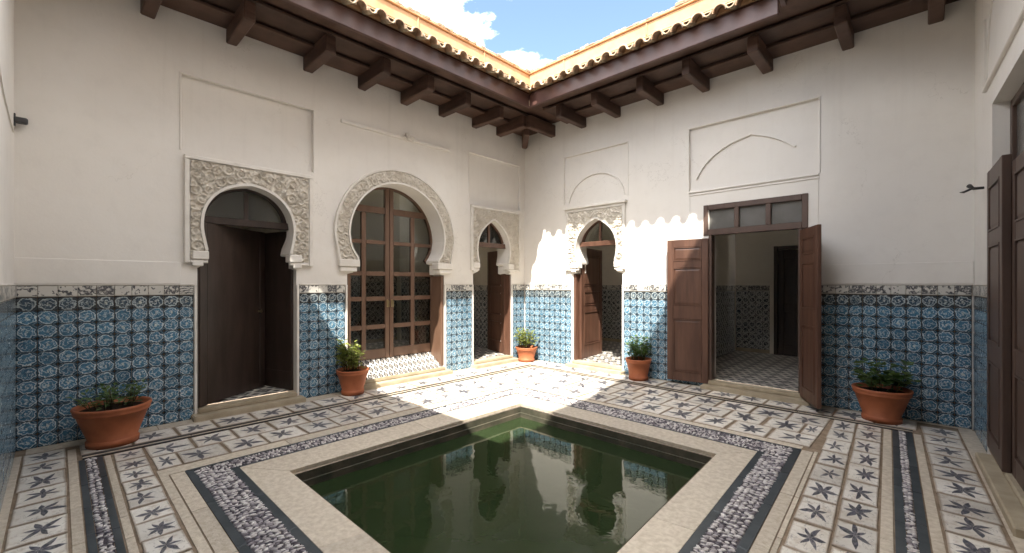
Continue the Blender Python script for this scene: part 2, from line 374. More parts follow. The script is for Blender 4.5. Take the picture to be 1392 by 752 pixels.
# wall frames: local x runs along the wall, local -y points into the court, z up
SK = math.atan(.05)
ML = T((0, 0, 0)) @ Matrix.Rotation(math.pi/2, 4, 'Z')            # x = world +y, court side = world +x
MR = Matrix.Identity(4)
MQ = T((6.245, 0, 0)) @ Matrix.Rotation(-math.pi/2+SK, 4, 'Z')    # right hand wall
MP = T((0, -6.8, 0)) @ Matrix.Rotation(math.pi, 4, 'Z')           # wall on the left hand of the photographer
def box(name, mat, par, x0, x1, y0, y1, z0, z1, bevel=.004, **k):
    return MB().box(x0, x1, y0, y1, z0, z1).build(name, mat, par, bevel=bevel, **k)

# ------------------------------------------------------------------ arch outlines (half width, height)
def catmull(pts, n=6):
    out = []
    for i in range(len(pts)-1):
        p0 = pts[max(i-1, 0)]; p1 = pts[i]; p2 = pts[i+1]; p3 = pts[min(i+2, len(pts)-1)]
        for j in range(n):
            t = j/n
            out.append(tuple(.5*((2*b)+(-a+c)*t+(2*a-5*b+4*c-d)*t*t+(-a+3*b-3*c+d)*t**3) for a, b, c, d in zip(p0, p1, p2, p3)))
    out.append(pts[-1]); return out
H_KEY = catmull([(.432,1.885),(.455,2.0),(.472,2.1),(.475,2.2),(.462,2.3),(.428,2.4),(.362,2.5),(.265,2.585),(.14,2.642),(0,2.672)])
H_PNT = catmull([(.372,1.9),(.397,2.0),(.41,2.1),(.403,2.2),(.375,2.32),(.312,2.44),(.222,2.54),(.115,2.625),(0,2.685)])
H_PNT2 = catmull([(.372,1.9),(.397,2.0),(.41,2.1),(.406,2.2),(.378,2.31),(.318,2.42),(.228,2.51),(.12,2.585),(0,2.64)])
BIGC, BIGR = 2.21, .82
H_BIG = catmull([(.69,1.885),(.745,1.95),(.795,2.06),(.82,2.21)])[:-1]+[(BIGR*math.cos(t*math.pi/48), BIGC+BIGR*math.sin(t*math.pi/48)) for t in range(25)]
def full(uc, half): return [(uc-w, z) for w, z in half]+[(uc+w, z) for w, z in half[:-1]][::-1]
def notch(uc, half, wj, zb, steps):
    l = [(uc-wj, zb)]+[(uc-w, z) for w, z in steps]+[(uc-w, z) for w, z in half]
    return l+[(2*uc-x, z) for x, z in l[:-1]][::-1]

def wall_mesh(name, x0, x1, zb, zt, notches, holes, th, mat, parent):
    loop = [(x0, zb)]
    for nn in notches: loop += nn
    loop += [(x1, zb), (x1, zt), (x0, zt)]
    bm = bmesh.new(); edges = []
    for lp in [loop]+[[(a, c), (b, c), (b, d), (a, d)] for a, b, c, d in holes]:
        vs = [bm.verts.new((a, 0, b)) for a, b in lp]
        edges += [bm.edges.new((vs[i], vs[(i+1) % len(vs)])) for i in range(len(vs))]
    r = bmesh.ops.triangle_fill(bm, use_beauty=True, use_dissolve=False, edges=edges)
    fs = [g for g in r['geom'] if isinstance(g, bmesh.types.BMFace)]
    e = bmesh.ops.extrude_face_region(bm, geom=fs, use_keep_orig=True)
    bmesh.ops.translate(bm, vec=(0, th, 0), verts=[g for g in e['geom'] if isinstance(g, bmesh.types.BMVert)])
    bmesh.ops.recalc_face_normals(bm, faces=bm.faces)
    me = bpy.data.meshes.new(name); bm.to_mesh(me); bm.free(); me.materials.append(mat)
    return link(name, me, parent)

# ------------------------------------------------------------------ dado tiles
def tile_mesh(name, w, h, mat, t=.012):
    b = .0035; g = .0012
    me = bpy.data.meshes.new(name); x0, x1, z0, z1 = g, w-g, g, h-g
    v = [(x0,0,z0),(x1,0,z0),(x1,0,z1),(x0,0,z1),(x0,-t+b,z0),(x1,-t+b,z0),(x1,-t+b,z1),(x0,-t+b,z1),(x0+b,-t,z0+b),(x1-b,-t,z0+b),(x1-b,-t,z1-b),(x0+b,-t,z1-b)]
    f = [(8,9,10,11)]
    for a in (0, 4):
        for i in range(4):
            j = (i+1) % 4; f.append((a+i, a+j, a+4+j, a+4+i))
    me.from_pydata(v, [], f); uv = me.uv_layers.new(name='UVMap')
    for p in me.polygons:
        for li in p.loop_indices:
            c = v[me.loops[li].vertex_index]; uv.data[li].uv = ((c[0])/w, (c[2])/h)
    me.materials.append(mat); return me
def join_tiles(name, me, spots, parent):
    v = []; f = []; u = []
    base = [tuple(x.co) for x in me.vertices]; bf = [tuple(p.vertices) for p in me.polygons]; bu = [tuple(d.uv) for d in me.uv_layers[0].data]
    for (x, z) in spots:
        o = len(v); v += [(a+x, b+rnd.uniform(-.0012, .0012), c+z) for a, b, c in base]; f += [tuple(i+o for i in q) for q in bf]; u += bu
    m = bpy.data.meshes.new(name); m.from_pydata(v, [], f); uv = m.uv_layers.new(name='UVMap')
    for i, c in enumerate(u): uv.data[i].uv = c
    m.materials.append(me.materials[0]); o = link(name, m, parent); o['kind'] = 'stuff'; return o
ROWS = 11; PZ = .125
def dado(wall, x0, x1, single=True, mat=None, z0=0.0, y=0.0):
    n = max(1, round((x1-x0)/.125)); pw = (x1-x0)/n
    me = tile_mesh('wall_tile', pw, PZ, mat or AZUL); mb = tile_mesh('border_tile', pw, .110, BORDER, .016)
    mt_ = tile_mesh('wall_tile', pw, PZ, AZULTOP)
    sp = [(x0+i*pw, z0+j*PZ) for j in range(ROWS-1) for i in range(n)]; st_ = [(x0+i*pw, z0+(ROWS-1)*PZ) for i in range(n)]; sb = [(x0+i*pw, 1.377) for i in range(n)]
    if single:
        for nm, m, ss in (('wall_tile', me, sp), ('wall_tile', mt_, st_), ('border_tile', mb, sb)):
            for (x, z) in ss:
                o = link(nm, m, wall); o.location = (x, y+rnd.uniform(-.0012, .0012), z)
                o.rotation_euler = (rnd.uniform(-.014, .014), rnd.uniform(-.007, .007), rnd.uniform(-.014, .014))
    else:
        a = join_tiles('wall_tiles', me, sp, wall); b = join_tiles('border_tiles', mb, sb, wall); a.location.y = y; b.location.y = y; join_tiles('wall_tiles', mt_, st_, wall).location.y = y
    # bed and thin cap ledge
    box('tile_bed', GROUT, wall, x0, x1, y-.004, y+.003, z0-.02, 1.487, 0)
    box('dado_ledge', STUCCO_L, wall, x0-.002, x1+.002, y-.022, y+.003, 1.488, 1.500, .003)
def edge_strip(wall, x, s):
    box('edge_strip', STUCCO_L, wall, x, x+s*.028, -.021, .002, 0, 1.486, .003)

# ------------------------------------------------------------------ carved stucco
def relief_h(u, z, meds):
    best = 1e9; bm_ = None
    for m in meds:
        d = (u-m[0])**2+(z-m[1])**2
        if d/m[2]**2 < best: best = d/m[2]**2; bm_ = m
    r = math.sqrt(best)
    if r < 1:
        th = math.atan2(z-bm_[1], u-bm_[0])
        rim = math.exp(-((r-.88)/.11)**2)
        spiral = .5+.5*math.cos(9.5*r*1.0-bm_[3]*th*1.0+bm_[4])
        ros = math.exp(-(r/.30)**2)*(.6+.4*math.cos(5*th+bm_[4]))
        return max(rim, .75*spiral*(r > .3), ros)
    n = noise.noise((u*17+3, z*17, bm_[4])); n2 = noise.noise((u*34, z*34, 7))
    return .75*max(0, 1-abs(n)*5)+.3*max(0, n2)
def medallions(inside, x0, x1, z0, z1, R):
    out = []
    for _ in range(4000):
        x, z = rnd.uniform(x0, x1), rnd.uniform(z0, z1); r = R*rnd.uniform(.72, 1.15)
        if inside(x, z, r*.75) and all((x-m[0])**2+(z-m[1])**2 > (.95*(r+m[2]))**2 for m in out): out.append((x, z, r, rnd.choice((-1, 1)), rnd.uniform(0, 6.28)))
    return out
def relief_grid(name, x0, x1, z0, z1, st, inside, y, amp, meds, parent):
    nx = int((x1-x0)/st); nz = int((z1-z0)/st); idx = {}; v = []; f = []
    def vid(i, j):
        if (i, j) not in idx:
            x, z = x0+(x1-x0)*i/nx, z0+(z1-z0)*j/nz
            idx[i, j] = len(v); v.append((x, y-amp*relief_h(x, z, meds), z))
        return idx[i, j]
    for j in range(nz):
        for i in range(nx):
            if inside(x0+(x1-x0)*(i+.5)/nx, z0+(z1-z0)*(j+.5)/nz, 0): f.append((vid(i, j), vid(i+1, j), vid(i+1, j+1), vid(i, j+1)))
    me = bpy.data.meshes.new(name); me.from_pydata(v, [], f); me.polygons.foreach_set('use_smooth', [True]*len(f)); me.materials.append(STUCCO)
    return link(name, me, parent)
def half_at(half, z):
    for (w0, z0), (w1, z1) in zip(half, half[1:]):
        if z0 <= z <= z1: return w0+(w1-w0)*(z-z0)/max(z1-z0, 1e-6)
    return half[0][0] if z < half[0][1] else -1
def carved_frame(wall, x0, x1, z0, z1, uc, half, cornice=0):
    arch = full(uc, half)
    out = [(x0, z0)]+[(uc-half[0][0], z0)]+arch+[(uc+half[0][0], z0), (x1, z0), (x1, z1), (x0, z1)]
    bm = bmesh.new(); vs = [bm.verts.new((a, -.026, b)) for a, b in out]
    ed = [bm.edges.new((vs[i], vs[(i+1) % len(vs)])) for i in range(len(vs))]
    r = bmesh.ops.triangle_fill(bm, use_beauty=True, edges=ed); fs = [g for g in r['geom'] if isinstance(g, bmesh.types.BMFace)]
    e = bmesh.ops.extrude_face_region(bm, geom=fs, use_keep_orig=True)
    bmesh.ops.translate(bm, vec=(0, .028, 0), verts=[g for g in e['geom'] if isinstance(g, bmesh.types.BMVert)])
    bmesh.ops.recalc_face_normals(bm, faces=bm.faces); me = bpy.data.meshes.new('carved_frame'); bm.to_mesh(me); bm.free(); me.materials.append(STUCCO_L)
    fr = link('carved_frame', me, wall)
    bw = .045
    def ins(x, z, m):
        if not (x0+bw+.012+m < x < x1-bw-.012-m and z0+.035+m < z < z1-bw-.012-m): return False
        h = half_at(half, z)
        if z > half[-1][1]: 
            # above the crown
            return min(math.hypot(x-a, z-b) for a, b in arch) > .035+m*.8
        if abs(x-uc) < h: return False
        return min(math.hypot(x-a, z-b) for a, b in arch) > .035+m*.8 if z > half[0][1]-.05 else abs(x-uc) > h+.03+m*.6
    meds = medallions(ins, x0, x1, z0, z1, .056)
    relief_grid('relief', x0+bw, x1-bw, z0+.03, z1-bw, .0095, ins, -.027, .032, meds, fr)
    b = MB()
    b.box(x0, x0+bw, -.048, -.0255, z0, z1-bw-.002); b.box(x1-bw, x1, -.048, -.0255, z0, z1-bw-.002); b.box(x0, x1, -.050, -.0255, z1-bw, z1)
    for s in (0, 1):
        a0, a1 = (x0+bw+.002, uc-half[0][0]-.002) if s == 0 else (uc+half[0][0]+.002, x1-bw-.002)
        b.box(a0, a1, -.044, -.0255, z0, z0+.03)
    b.build('frame_border', STUCCO_L, fr, bevel=.006)
    MB().ribbon(arch, .030, -.052, -.0245).build('arch_rim', STUCCO_L, fr)
    if cornice: box('frame_cornice', STUCCO_L, fr, x0-.03, x1+.03, -.085, -.002, z1+.002, z1+cornice, .008)
    return fr
def corbels(wall, uc, wj, wn, w2, ztop, zmid, zbot):
    """stepped corbels carrying the horseshoe on both sides of the opening"""
    for s in (-1, 1):
        b = MB(); b.box(uc+s*(wn-.004), uc+s*(w2+.10), -.058, .10, zmid, ztop); b.box(uc+s*(wn+.045), uc+s*(w2+.10), -.046, .10, zbot, zmid-.002)
        b.build('corbel', STUCCO_L, wall, bevel=.007)

# ------------------------------------------------------------------ doors
def leaf(parent, hinge, ang, w, h, mat, rows, cols=1, t=.045, z0=0.0, stile=.09, handle=None, mirror=1, top=None):
    """panelled door leaf; local x runs from the hinge along the leaf; rows = list of (z0, z1) panel bands"""
    bdy = MB(); core = t*.5
    bdy.box(.006, w-.006, -core*.5, core*.5, .006, h-.006)
    xs = [0, stile]; cw = (w-stile*(cols+1))/cols
    bdy.box(0, stile, -t/2, t/2, 0, h); bdy.box(w-stile, w, -t/2, t/2, 0, h)
    zs = [0]+[z for r in rows for z in r]+[h]
    for a, b in zip(zs[::2], zs[1::2]): bdy.box(stile+.001, w-stile-.001, -t/2+.0015, t/2-.0015, a, b)
    for c in range(1, cols):
        x = stile+c*(cw+stile)-stile
        for a, b in rows: bdy.box(x, x+stile, -t/2+.001, t/2-.001, a+.001, b-.001)
    me = bdy.mesh('door_leaf', mat, bevel=.004)
    o = link('door_leaf', me, parent); o.location = (hinge[0], hinge[1], z0); o.rotation_euler = (0, 0, ang)
    for c in range(cols):
        x0 = stile+c*(cw+stile)
        for a, b in rows:
            p = MB(); i1, i2 = .014, .045
            for sgn in (-1, 1):
                y0, y1 = sgn*core*.5, sgn*(t/2-.004)
                A = [(x0+i1, y0, a+i1), (x0+cw-i1, y0, a+i1), (x0+cw-i1, y0, b-i1), (x0+i1, y0, b-i1)]
                B = [(x0+i2, y1, a+i2), (x0+cw-i2, y1, a+i2), (x0+cw-i2, y1, b-i2), (x0+i2, y1, b-i2)]
                p.add(A+B, [(0,1,2,3),(4,5,6,7),(0,1,5,4),(1,2,6,5),(2,3,7,6),(3,0,4,7)])
                # moulding bead round the panel
                bw = .016
                for q in ((x0, x0+bw, a+bw, b-bw), (x0+cw-bw, x0+cw, a+bw, b-bw), (x0, x0+cw, a, a+bw), (x0, x0+cw, b-bw, b)):
                    p.box(q[0]+.001, q[1]-.001, sgn*core*.5, sgn*(t/2+.004), q[2]+.0005, q[3]-.0005)
            p.build('panel', mat, o, bevel=0)
    if handle:
        hb = MB()
        for sgn in (-1, 1):
            hb.box(w-.062, w-.032, sgn*(t/2), sgn*(t/2+.004), handle-.08, handle+.08)
            hb.tube([(w-.047, sgn*(t/2+.003), handle+.02), (w-.047, sgn*(t/2+.05), handle+.02), (w-.16, sgn*(t/2+.055), handle+.015)], .008, 8)
        hb.build('handle', BRASS, o)
    return o
def door_frame(parent, x0, x1, y0, y1, z0, z1, mat, w=.05):
    b = MB(); b.box(x0, x0+w, y0, y1, z0, z1); b.box(x1-w, x1, y0, y1, z0, z1); b.box(x0+w+.001, x1-w-.001, y0+.002, y1-.002, z1-w, z1-.001)
    return b.build('door_frame', mat, parent, bevel=.005)
def fanlight(parent, uc, half, zb, y, mat, bars=1):
    """beam, arched sash and glass filling the head of the arch; sits behind the wall face"""
    zt = half[-1][1]; hw = max(w for w, z in half)+.04
    box('transom_beam', mat, parent, uc-hw, uc+hw, y-.055, y+.035, zb-.04, zb+.045, .006)
    arch = [(a, b) for a, b in full(uc, half) if b > zb+.04]
    f = MB(); f.ribbon([(uc+(a-uc)*.90, zb+.045+(b-zb-.045)*.93) for a, b in arch], .07, y-.02, y+.025)
    if bars: f.box(uc-.022, uc+.022, y-.016, y+.02, zb+.046, zt-.05)
    f.build('fanlight_sash', mat, parent)
    for s in (-1, 1): MB().box(uc, uc+s*hw, y+.003, y+.008, zb+.046, zt+.02).build('pane', GLASS, parent)

# ================================================================== WALLS
Lw = empty('courtyard_wall', ML, 'white courtyard wall with three carved horseshoe doorways over blue tile dado', 'wall')
Rw = empty('courtyard_wall', MR, 'white courtyard wall with open double door and small arched door, half sunlit', 'wall')
Qw = empty('courtyard_wall', MQ, 'white wall at the right edge with dark door and narrow strip of blue tiles', 'wall')
Pw = empty('courtyard_wall', MP, 'white wall strip at the left edge carrying a small dark lamp box', 'wall')
ST = lambda wj, wn: [(wj, 1.68), (wn+.055, 1.70), (wn+.055, 1.85), (wn+.004, 1.868)]
U1, U2, U3 = -4.925, -2.87, -.885
K1 = notch(U1, H_KEY, .527, -.25, ST(.527, .432)); K2 = notch(U2, H_BIG, .848, -.25, [(.848, 1.64), (.76, 1.66), (.76, 1.82), (.695, 1.84)])
K3 = notch(U3, H_PNT, .495, -.25, ST(.495, .372))
wall_mesh('plaster_face', -7.1, 0, -.25, 4.56, [K1, K2, K3], [(-5.594, -4.185, 2.985, 3.803), (-1.466, -.155, 2.975, 3.842)], .30, PLASTER, Lw)
box('recessed_panel', PLASTER, Lw, -5.62, -4.16, .050, .12, 2.96, 3.83, 0)
box('recessed_panel', PLASTER, Lw, -1.49, -.13, .040, .12, 2.95, 3.87, 0)
for (a, b_, c_, d_) in ((-5.612, -4.167, 2.97, 3.803), (-1.484, -.140, 2.96, 3.842)):
    box('plaster_bead', PLASTER, Lw, a, b_, -.012, .005, d_+.001, d_+.020, .004); box('plaster_bead', PLASTER, Lw, a, a+.017, -.010, .005, c_, d_, .004); box('plaster_bead', PLASTER, Lw, b_-.017, b_, -.010, .005, c_, d_, .004)
box('plaster_ledge', PLASTER, Lw, -3.815, -1.91, -.028, .01, 3.745, 3.795, .008)
box('plaster_band', PLASTER, Lw, -6.82, -5.60, -.010, .01, 1.502, 1.738, .005)
U4, U5a, U5b = 1.703, 3.60, 4.745
K4 = notch(U4, H_PNT2, .503, -.25, ST(.503, .372)); K5 = [(U5a, -.25), (U5a, 2.64), (U5b+.05, 2.64), (U5b+.05, -.25)]
wall_mesh('plaster_face', -.30, 6.55, -.25, 4.56, [K4, K5], [(.998, 2.30, 2.98, 3.845), (3.321, 4.92, 2.885, 3.81)], .30, PLASTER, Rw)
box('recessed_panel', PLASTER, Rw, .97, 2.33, .030, .12, 2.95, 3.87, 0)
box('recessed_panel', PLASTER, Rw, 3.29, 4.95, .045, .12, 2.86, 3.84, 0)
box('plaster_band', PLASTER, Rw, 4.93, 6.24, -.009, .01, 1.502, 1.735, .005)
for (a, b_, c_, d_) in ((.980, 2.318, 2.96, 3.845), (3.303, 4.938, 2.88, 3.81)):
    box('plaster_bead', PLASTER, Rw, a, b_, -.012, .005, d_+.001, d_+.020, .004); box('plaster_bead', PLASTER, Rw, a, a+.017, -.010, .005, c_, d_, .004); box('plaster_bead', PLASTER, Rw, b_-.017, b_, -.010, .005, c_, d_, .004)
mo = MB(); mo.box(3.315, 4.925, -.022, .005, 2.846, 2.872); mo.box(3.315, 4.925, -.014, .005, 2.806, 2.832); mo.build('plaster_moulding', PLASTER, Rw, bevel=.006)
mo = MB(); mo.box(3.321, 3.333, -.008, .004, 1.93, 2.80); mo.box(4.905, 4.92, -.008, .004, 1.75, 2.80); mo.build('plaster_bead', PLASTER, Rw, bevel=.003)
# blind arches: a thin raised line inside the recessed panels
b1 = catmull([(1.10,2.985),(1.16,3.14),(1.27,3.28),(1.45,3.39),(1.67,3.435),(1.88,3.41),(2.06,3.31),(2.17,3.18),(2.23,3.0)], 6)
b2 = catmull([(3.42,3.05),(3.52,3.21),(3.68,3.36),(3.90,3.475),(4.15,3.54)], 6)[:-1]+catmull([(4.15,3.54),(4.34,3.47),(4.52,3.37),(4.66,3.26)], 6)
MB().ribbon(b1, .016, .004, .036).build('blind_arch', PLASTER, Rw); MB().ribbon(b2, .026, .014, .052).build('blind_arch', PLASTER, Rw)
# right hand wall (its door opening) and left hand wall
K6 = [(1.0, -.25), (1.0, 3.04), (2.35, 3.04), (2.35, -.25)]
wall_mesh('plaster_face', -.3, 7.3, -.25, 4.56, [K6], [], .35, PLASTER, Qw)
mo = MB(); mo.box(.70, 2.7, -.03, .004, 3.235, 3.262); mo.box(.70, .716, -.02, .004, 3.268, 3.9); mo.build('plaster_moulding', PLASTER, Qw, bevel=.006)
MB().ribbon(catmull([(.78,3.30),(.86,3.62),(1.05,3.92),(1.35,4.12),(1.7,4.2)], 6), .016, -.012, .004).build('blind_arch', PLASTER, Qw)
wall_mesh('plaster_face', -7.0, .3, -.25, 4.56, [], [], .35, PLASTER, Pw)
MB().ribbon(catmull([(-2.3,3.35),(-1.75,3.12),(-1.34,2.90),(-.75,2.84),(-.2,2.82)][::-1], 6), .014, -.010, .004).build('blind_arch', PLASTER, Pw)
# unseen block added above the right hand wall, outline shaped to shade the court
us = MB(); us.prism([(-.2,4.80),(-.2,6.9),(2.0,7.85),(3.51,8.48),(4.22,8.93),(5.85,9.94),(7.03,9.2),(9.0,9.2),(9.0,4.80)], -.60, 2.6, axis='y'); us.build('unseen_shade_block', PLASTER, Qw)

# dados
dado(Lw, -6.79, -5.487); edge_strip(Lw, -5.455, -1); edge_strip(Lw, -4.397, 1); dado(Lw, -4.366, -3.752); edge_strip(Lw, -3.720, -1)
edge_strip(Lw, -2.020, 1); dado(Lw, -1.990, -1.413); edge_strip(Lw, -1.381, -1); edge_strip(Lw, -.388, 1); dado(Lw, -.358, -.020, single=False)
dado(Rw, .022, 1.168, single=False); edge_strip(Rw, 1.199, -1); edge_strip(Rw, 2.207, 1); dado(Rw, 2.238, 3.555); dado(Rw, 4.84, 6.225)
dado(Qw, .025, .93, single=False); edge_strip(Qw, .962, -1)
dado(Pw, -6.2, -.022, single=False)
# carved frames
carved_frame(Lw, -5.574, -4.205, 1.735, 2.922, U1, H_KEY); corbels(Lw, U1, .527, .432, .48, 1.868, 1.775, 1.70)
carved_frame(Lw, -1.448, -.158, 1.742, 2.915, U3, H_PNT); corbels(Lw, U3, .495, .372, .42, 1.885, 1.785, 1.71)
carved_frame(Rw, 1.062, 2.272, 1.742, 2.850, U4, H_PNT2, cornice=.045); corbels(Rw, U4, .503, .372, .42, 1.885, 1.785, 1.71)
# the band round the big horseshoe arch
def band():
    o = BIGC; Ri, Ro = BIGR, 1.045; path = full(U2, H_BIG); leg = [(U2-.705, 1.80)]
    P = [Vector(p) for p in [(U2-.70, 1.80)]+path+[(U2+.70, 1.80)]]
    n = len(P); outp = []
    for i, p in enumerate(P):
        ang = math.atan2(p.y-o, p.x-U2)
        q = Vector((U2+Ro*math.cos(ang), o+Ro*math.sin(ang)))
        if p.y < o: q = Vector((U2+math.copysign(Ro-(o-p.y)*.16, p.x-U2), p.y))
        outp.append(q)
    fr = MB(); vs = []; fs = []
    for a, q in zip(P, outp): vs += [(a.x, .002, a.y), (a.x, -.026, a.y), (q.x, -.026, q.y), (q.x, .002, q.y)]
    for i in range(n-1):
        for j in range(4): k = (j+1) % 4; fs.append((i*4+j, i*4+k, i*4+4+k, i*4+4+j))
    fs += [(3,2,1,0), tuple(4*(n-1)+j for j in range(4))]
    f = fr.add(vs, fs).build('carved_arch_band', STUCCO_L, Lw)
    def resample(Q, m):
        L = [0]; 
        for a, b in zip(Q, Q[1:]): L.append(L[-1]+(b-a).length)
        out = []; j = 0
        for i in range(m+1):
            t = L[-1]*i/m
            while j < len(L)-2 and L[j+1] < t: j += 1
            out.append(Q[j].lerp(Q[j+1], min(1, max(0, (t-L[j])/max(L[j+1]-L[j], 1e-9)))))
        return out
    m = 380; A = resample(P, m); B = resample(outp, m); nr = 17; v = []; fc = []
    meds = []
    for i in range(44):
        t = (i+.5)/44; c = A[int(t*m)].lerp(B[int(t*m)], .5+(.10 if i % 2 else -.10)); meds.append((c.x, c.y, .050+rnd.uniform(-.007, .007), (-1)**i, rnd.uniform(0, 6.28)))
    for i in range(m+1):
        for j in range(nr+1):
            p = A[i].lerp(B[i], .14+.72*j/nr); v.append((p.x, -.027-.027*relief_h(p.x, p.y, meds), p.y))
    for i in range(m):
        for j in range(nr): a = i*(nr+1)+j; fc.append((a, a+1, a+nr+2, a+nr+1))
    me = bpy.data.meshes.new('relief'); me.from_pydata(v, [], fc); me.polygons.foreach_set('use_smooth', [True]*len(fc)); me.materials.append(STUCCO); link('relief', me, f)
    r1 = MB(); r1.ribbon([tuple(p) for p in A[::4]], .026, -.050, -.0245); r1.build('arch_rim', STUCCO_L, f)
    inner = [B[i].lerp(A[i], .115) for i in range(0, m+1, 4)]
    r2 = MB(); r2.ribbon([tuple(p) for p in inner], .026, -.046, -.0245); r2.build('arch_rim', STUCCO_L, f)
    for s in (-1, 1):
        b = MB(); b.box(U2+s*.683, U2+s*.985, -.060, .12, 1.742, 1.842); b.box(U2+s*.72, U2+s*.965, -.045, .12, 1.672, 1.740); b.build('corbel', STUCCO_L, Lw, bevel=.008)
band()

# ================================================================== FLOOR
fl = MB()
PX0, PY0, PY1 = 2.21, -5.245, -2.52            # pool: x of the far side, y of left and right sides
def QX(x0, y): return x0-.05*y                   # lines of the right side lean with that wall
px_n, px_f = QX(4.43, PY0), QX(4.43, PY1)
flr = empty('floor', Matrix.Identity(4), None, None, None, 'structure')
A = [(-.28, -7.1), (7.2, -7.1), (7.2, .28), (-.28, .28)]; Bq = [(PX0, PY0), (px_n, PY0), (px_f, PY1), (PX0, PY1)]
vs = [(x, y, -.006) for x, y in A+Bq]
fl.add(vs, [(0, 1, 5, 4), (1, 2, 6, 5), (2, 3, 7, 6), (3, 0, 4, 7)]); fl.build('paving_bed', GROUT, flr)
def quadslab(name, mat, c, zt, th=.03, bev=.003, uv=False, par=flr):
    """a piece of paving from its four corners (counter-clockwise), top at zt (number or 4 numbers)"""
    z = zt if isinstance(zt, (list, tuple)) else [zt]*4
    cen = Vector((sum(p[0] for p in c)/4, sum(p[1] for p in c)/4)); v = []
    ins = [tuple(Vector(p)+(cen-Vector(p)).normalized()*bev*1.4) for p in c]
    v = [(p[0], p[1], -th) for p in c]+[(p[0], p[1], zz-bev) for p, zz in zip(c, z)]+[(p[0], p[1], zz) for p, zz in zip(ins, z)]
    f = [(8, 9, 10, 11)]+[(a+i, a+(i+1) % 4, a+4+(i+1) % 4, a+4+i) for a in (0, 4) for i in range(4)]
    me = bpy.data.meshes.new(name); me.from_pydata(v, [], f)
    if uv:
        l = me.uv_layers.new(name='UVMap'); U = [(0, 0), (1, 0), (1, 1), (0, 1)]
        for p in me.polygons:
            for li in p.loop_indices: l.data[li].uv = U[me.loops[li].vertex_index % 4]
    me.materials.append(mat); return link(name, me, par)
class Zone:
    """maps (s along, d across) to the floor"""
    def __init__(s, f): s.f = f
    def q(s, s0, s1, d0, d1):
        c = [s.f(s0, d0), s.f(s1, d0), s.f(s1, d1), s.f(s0, d1)]
        a = sum(c[i][0]*c[(i+1) % 4][1]-c[(i+1) % 4][0]*c[i][1] for i in range(4))
        return c if a > 0 else c[::-1]
ZL = Zone(lambda s, d: (d, s)); ZR = Zone(lambda s, d: (s, -d)); ZP = Zone(lambda s, d: (s, d)); ZQ = Zone(lambda s, d: (QX(d, s), s))
def strip(z, name, mat, s0, s1, d0, d1, step, zt=0.0, par=None):
    L = abs(s1-s0); n = max(1, round(L/step)); cuts = [s0+(s1-s0)*(i+(rnd.uniform(-.18, .18) if 0 < i < n else 0))/n for i in range(n+1)]
    sg = 1 if s1 > s0 else -1; g = .0025
    for a, b in zip(cuts, cuts[1:]): quadslab(name, mat, z.q(a+sg*g, b-sg*g, d0+g, d1-g), zt+rnd.uniform(-.0008, .0008))
def tiles(z, s0, s1, d0, d1, rows, step, gap=.016):
    sg = 1 if s1 > s0 else -1; dw = (d1-d0)/rows
    for r in range(rows):
        n = max(1, round(abs(s1-s0)/step)); sh = rnd.uniform(.25, .75) if r % 2 else 0
        cuts = [s0]; 
        for i in range(1, n+1):
            c = s0+sg*abs(s1-s0)*(i-sh*.999)/n+rnd.uniform(-.02, .02)*0.9
            if sg*(c-cuts[-1]) > .12 and sg*(s1-c) > .12: cuts.append(c)
        cuts.append(s1)
        for a, b in zip(cuts, cuts[1:]):
            g = lambda: gap*rnd.uniform(.25, 1.0)
            q = z.q(a+sg*g(), b-sg*g(), d0+r*dw+g()*.8, d0+(r+1)*dw-g()*.8)
            q = [(x+rnd.uniform(-.004, .004), y+rnd.uniform(-.004, .004)) for x, y in q]
            k = rnd.randrange(4); q = q[k:]+q[:k]
            b0 = .003; quadslab('floor_tile', STAR, q, [b0+rnd.uniform(-.002, .002) for _ in range(4)], bev=.003, uv=True)
YB = -6.385
# along the left-back wall
strip(ZL, 'stone_slab', STONE, -.06, -6.73, .005, .19, .9)
tiles(ZL, -.46, -6.40, .20, .555, 1, .34)
strip(ZL, 'black_line', BLACK, -.497, YB, .562, .612, 1.1, .001); strip(ZL, 'stone_slab', STONE, -.52, YB, .614, .650, .8); strip(ZL, 'black_line', BLACK, -.587, YB, .653, .692, 1.1, .001)
tiles(ZL, -.60, -5.985, .705, 1.432, 2, .34)
strip(ZL, 'stone_slab', STONE, -1.77, -5.98, 1.44, 1.592, .85)
# along the right-back wall
strip(ZR, 'stone_slab', STONE, .2, 6.23, .004, .052, .9)
tiles(ZR, .20, 5.82, .06, .458, 1, .36)
strip(ZR, 'black_line', BLACK, .605, 5.79, .461, .508, 1.1, .001); strip(ZR, 'stone_slab', STONE, .668, 5.79, .510, .545, .8); strip(ZR, 'black_line', BLACK, .70, 5.79, .548, .588, 1.1, .001)
tiles(ZR, 1.445, 5.13, .60, 1.758, 3, .37)
strip(ZR, 'stone_slab', STONE, 1.60, 5.07, 1.766, 1.860, .9)
# photographer's side, left
strip(ZP, 'stone_slab', STONE, .205, 6.4, -6.795, -6.745, .9); tiles(ZP, .205, 6.35, -6.74, -6.478, 1, .33); strip(ZP, 'stone_slab', STONE, .30, 6.35, -6.472, -6.414, .5)
strip(ZP, 'dark_slab', DARK, .70, 5.75, -6.410, -6.368, .55, .001); strip(ZP, 'dark_slab', DARK, .70, 5.75, -6.300, -6.258, .55, .001); strip(ZP, 'stone_slab', STONE, .72, 5.8, -6.254, -6.208, .45)
tiles(ZP, .705, 5.6, -6.203, -5.992, 1, .27); strip(ZP, 'stone_slab', STONE, 1.44, 5.35, -5.985, -5.925, .6); strip(ZP, 'stone_slab', STONE, 1.60, 5.3, -5.921, -5.825, .8)
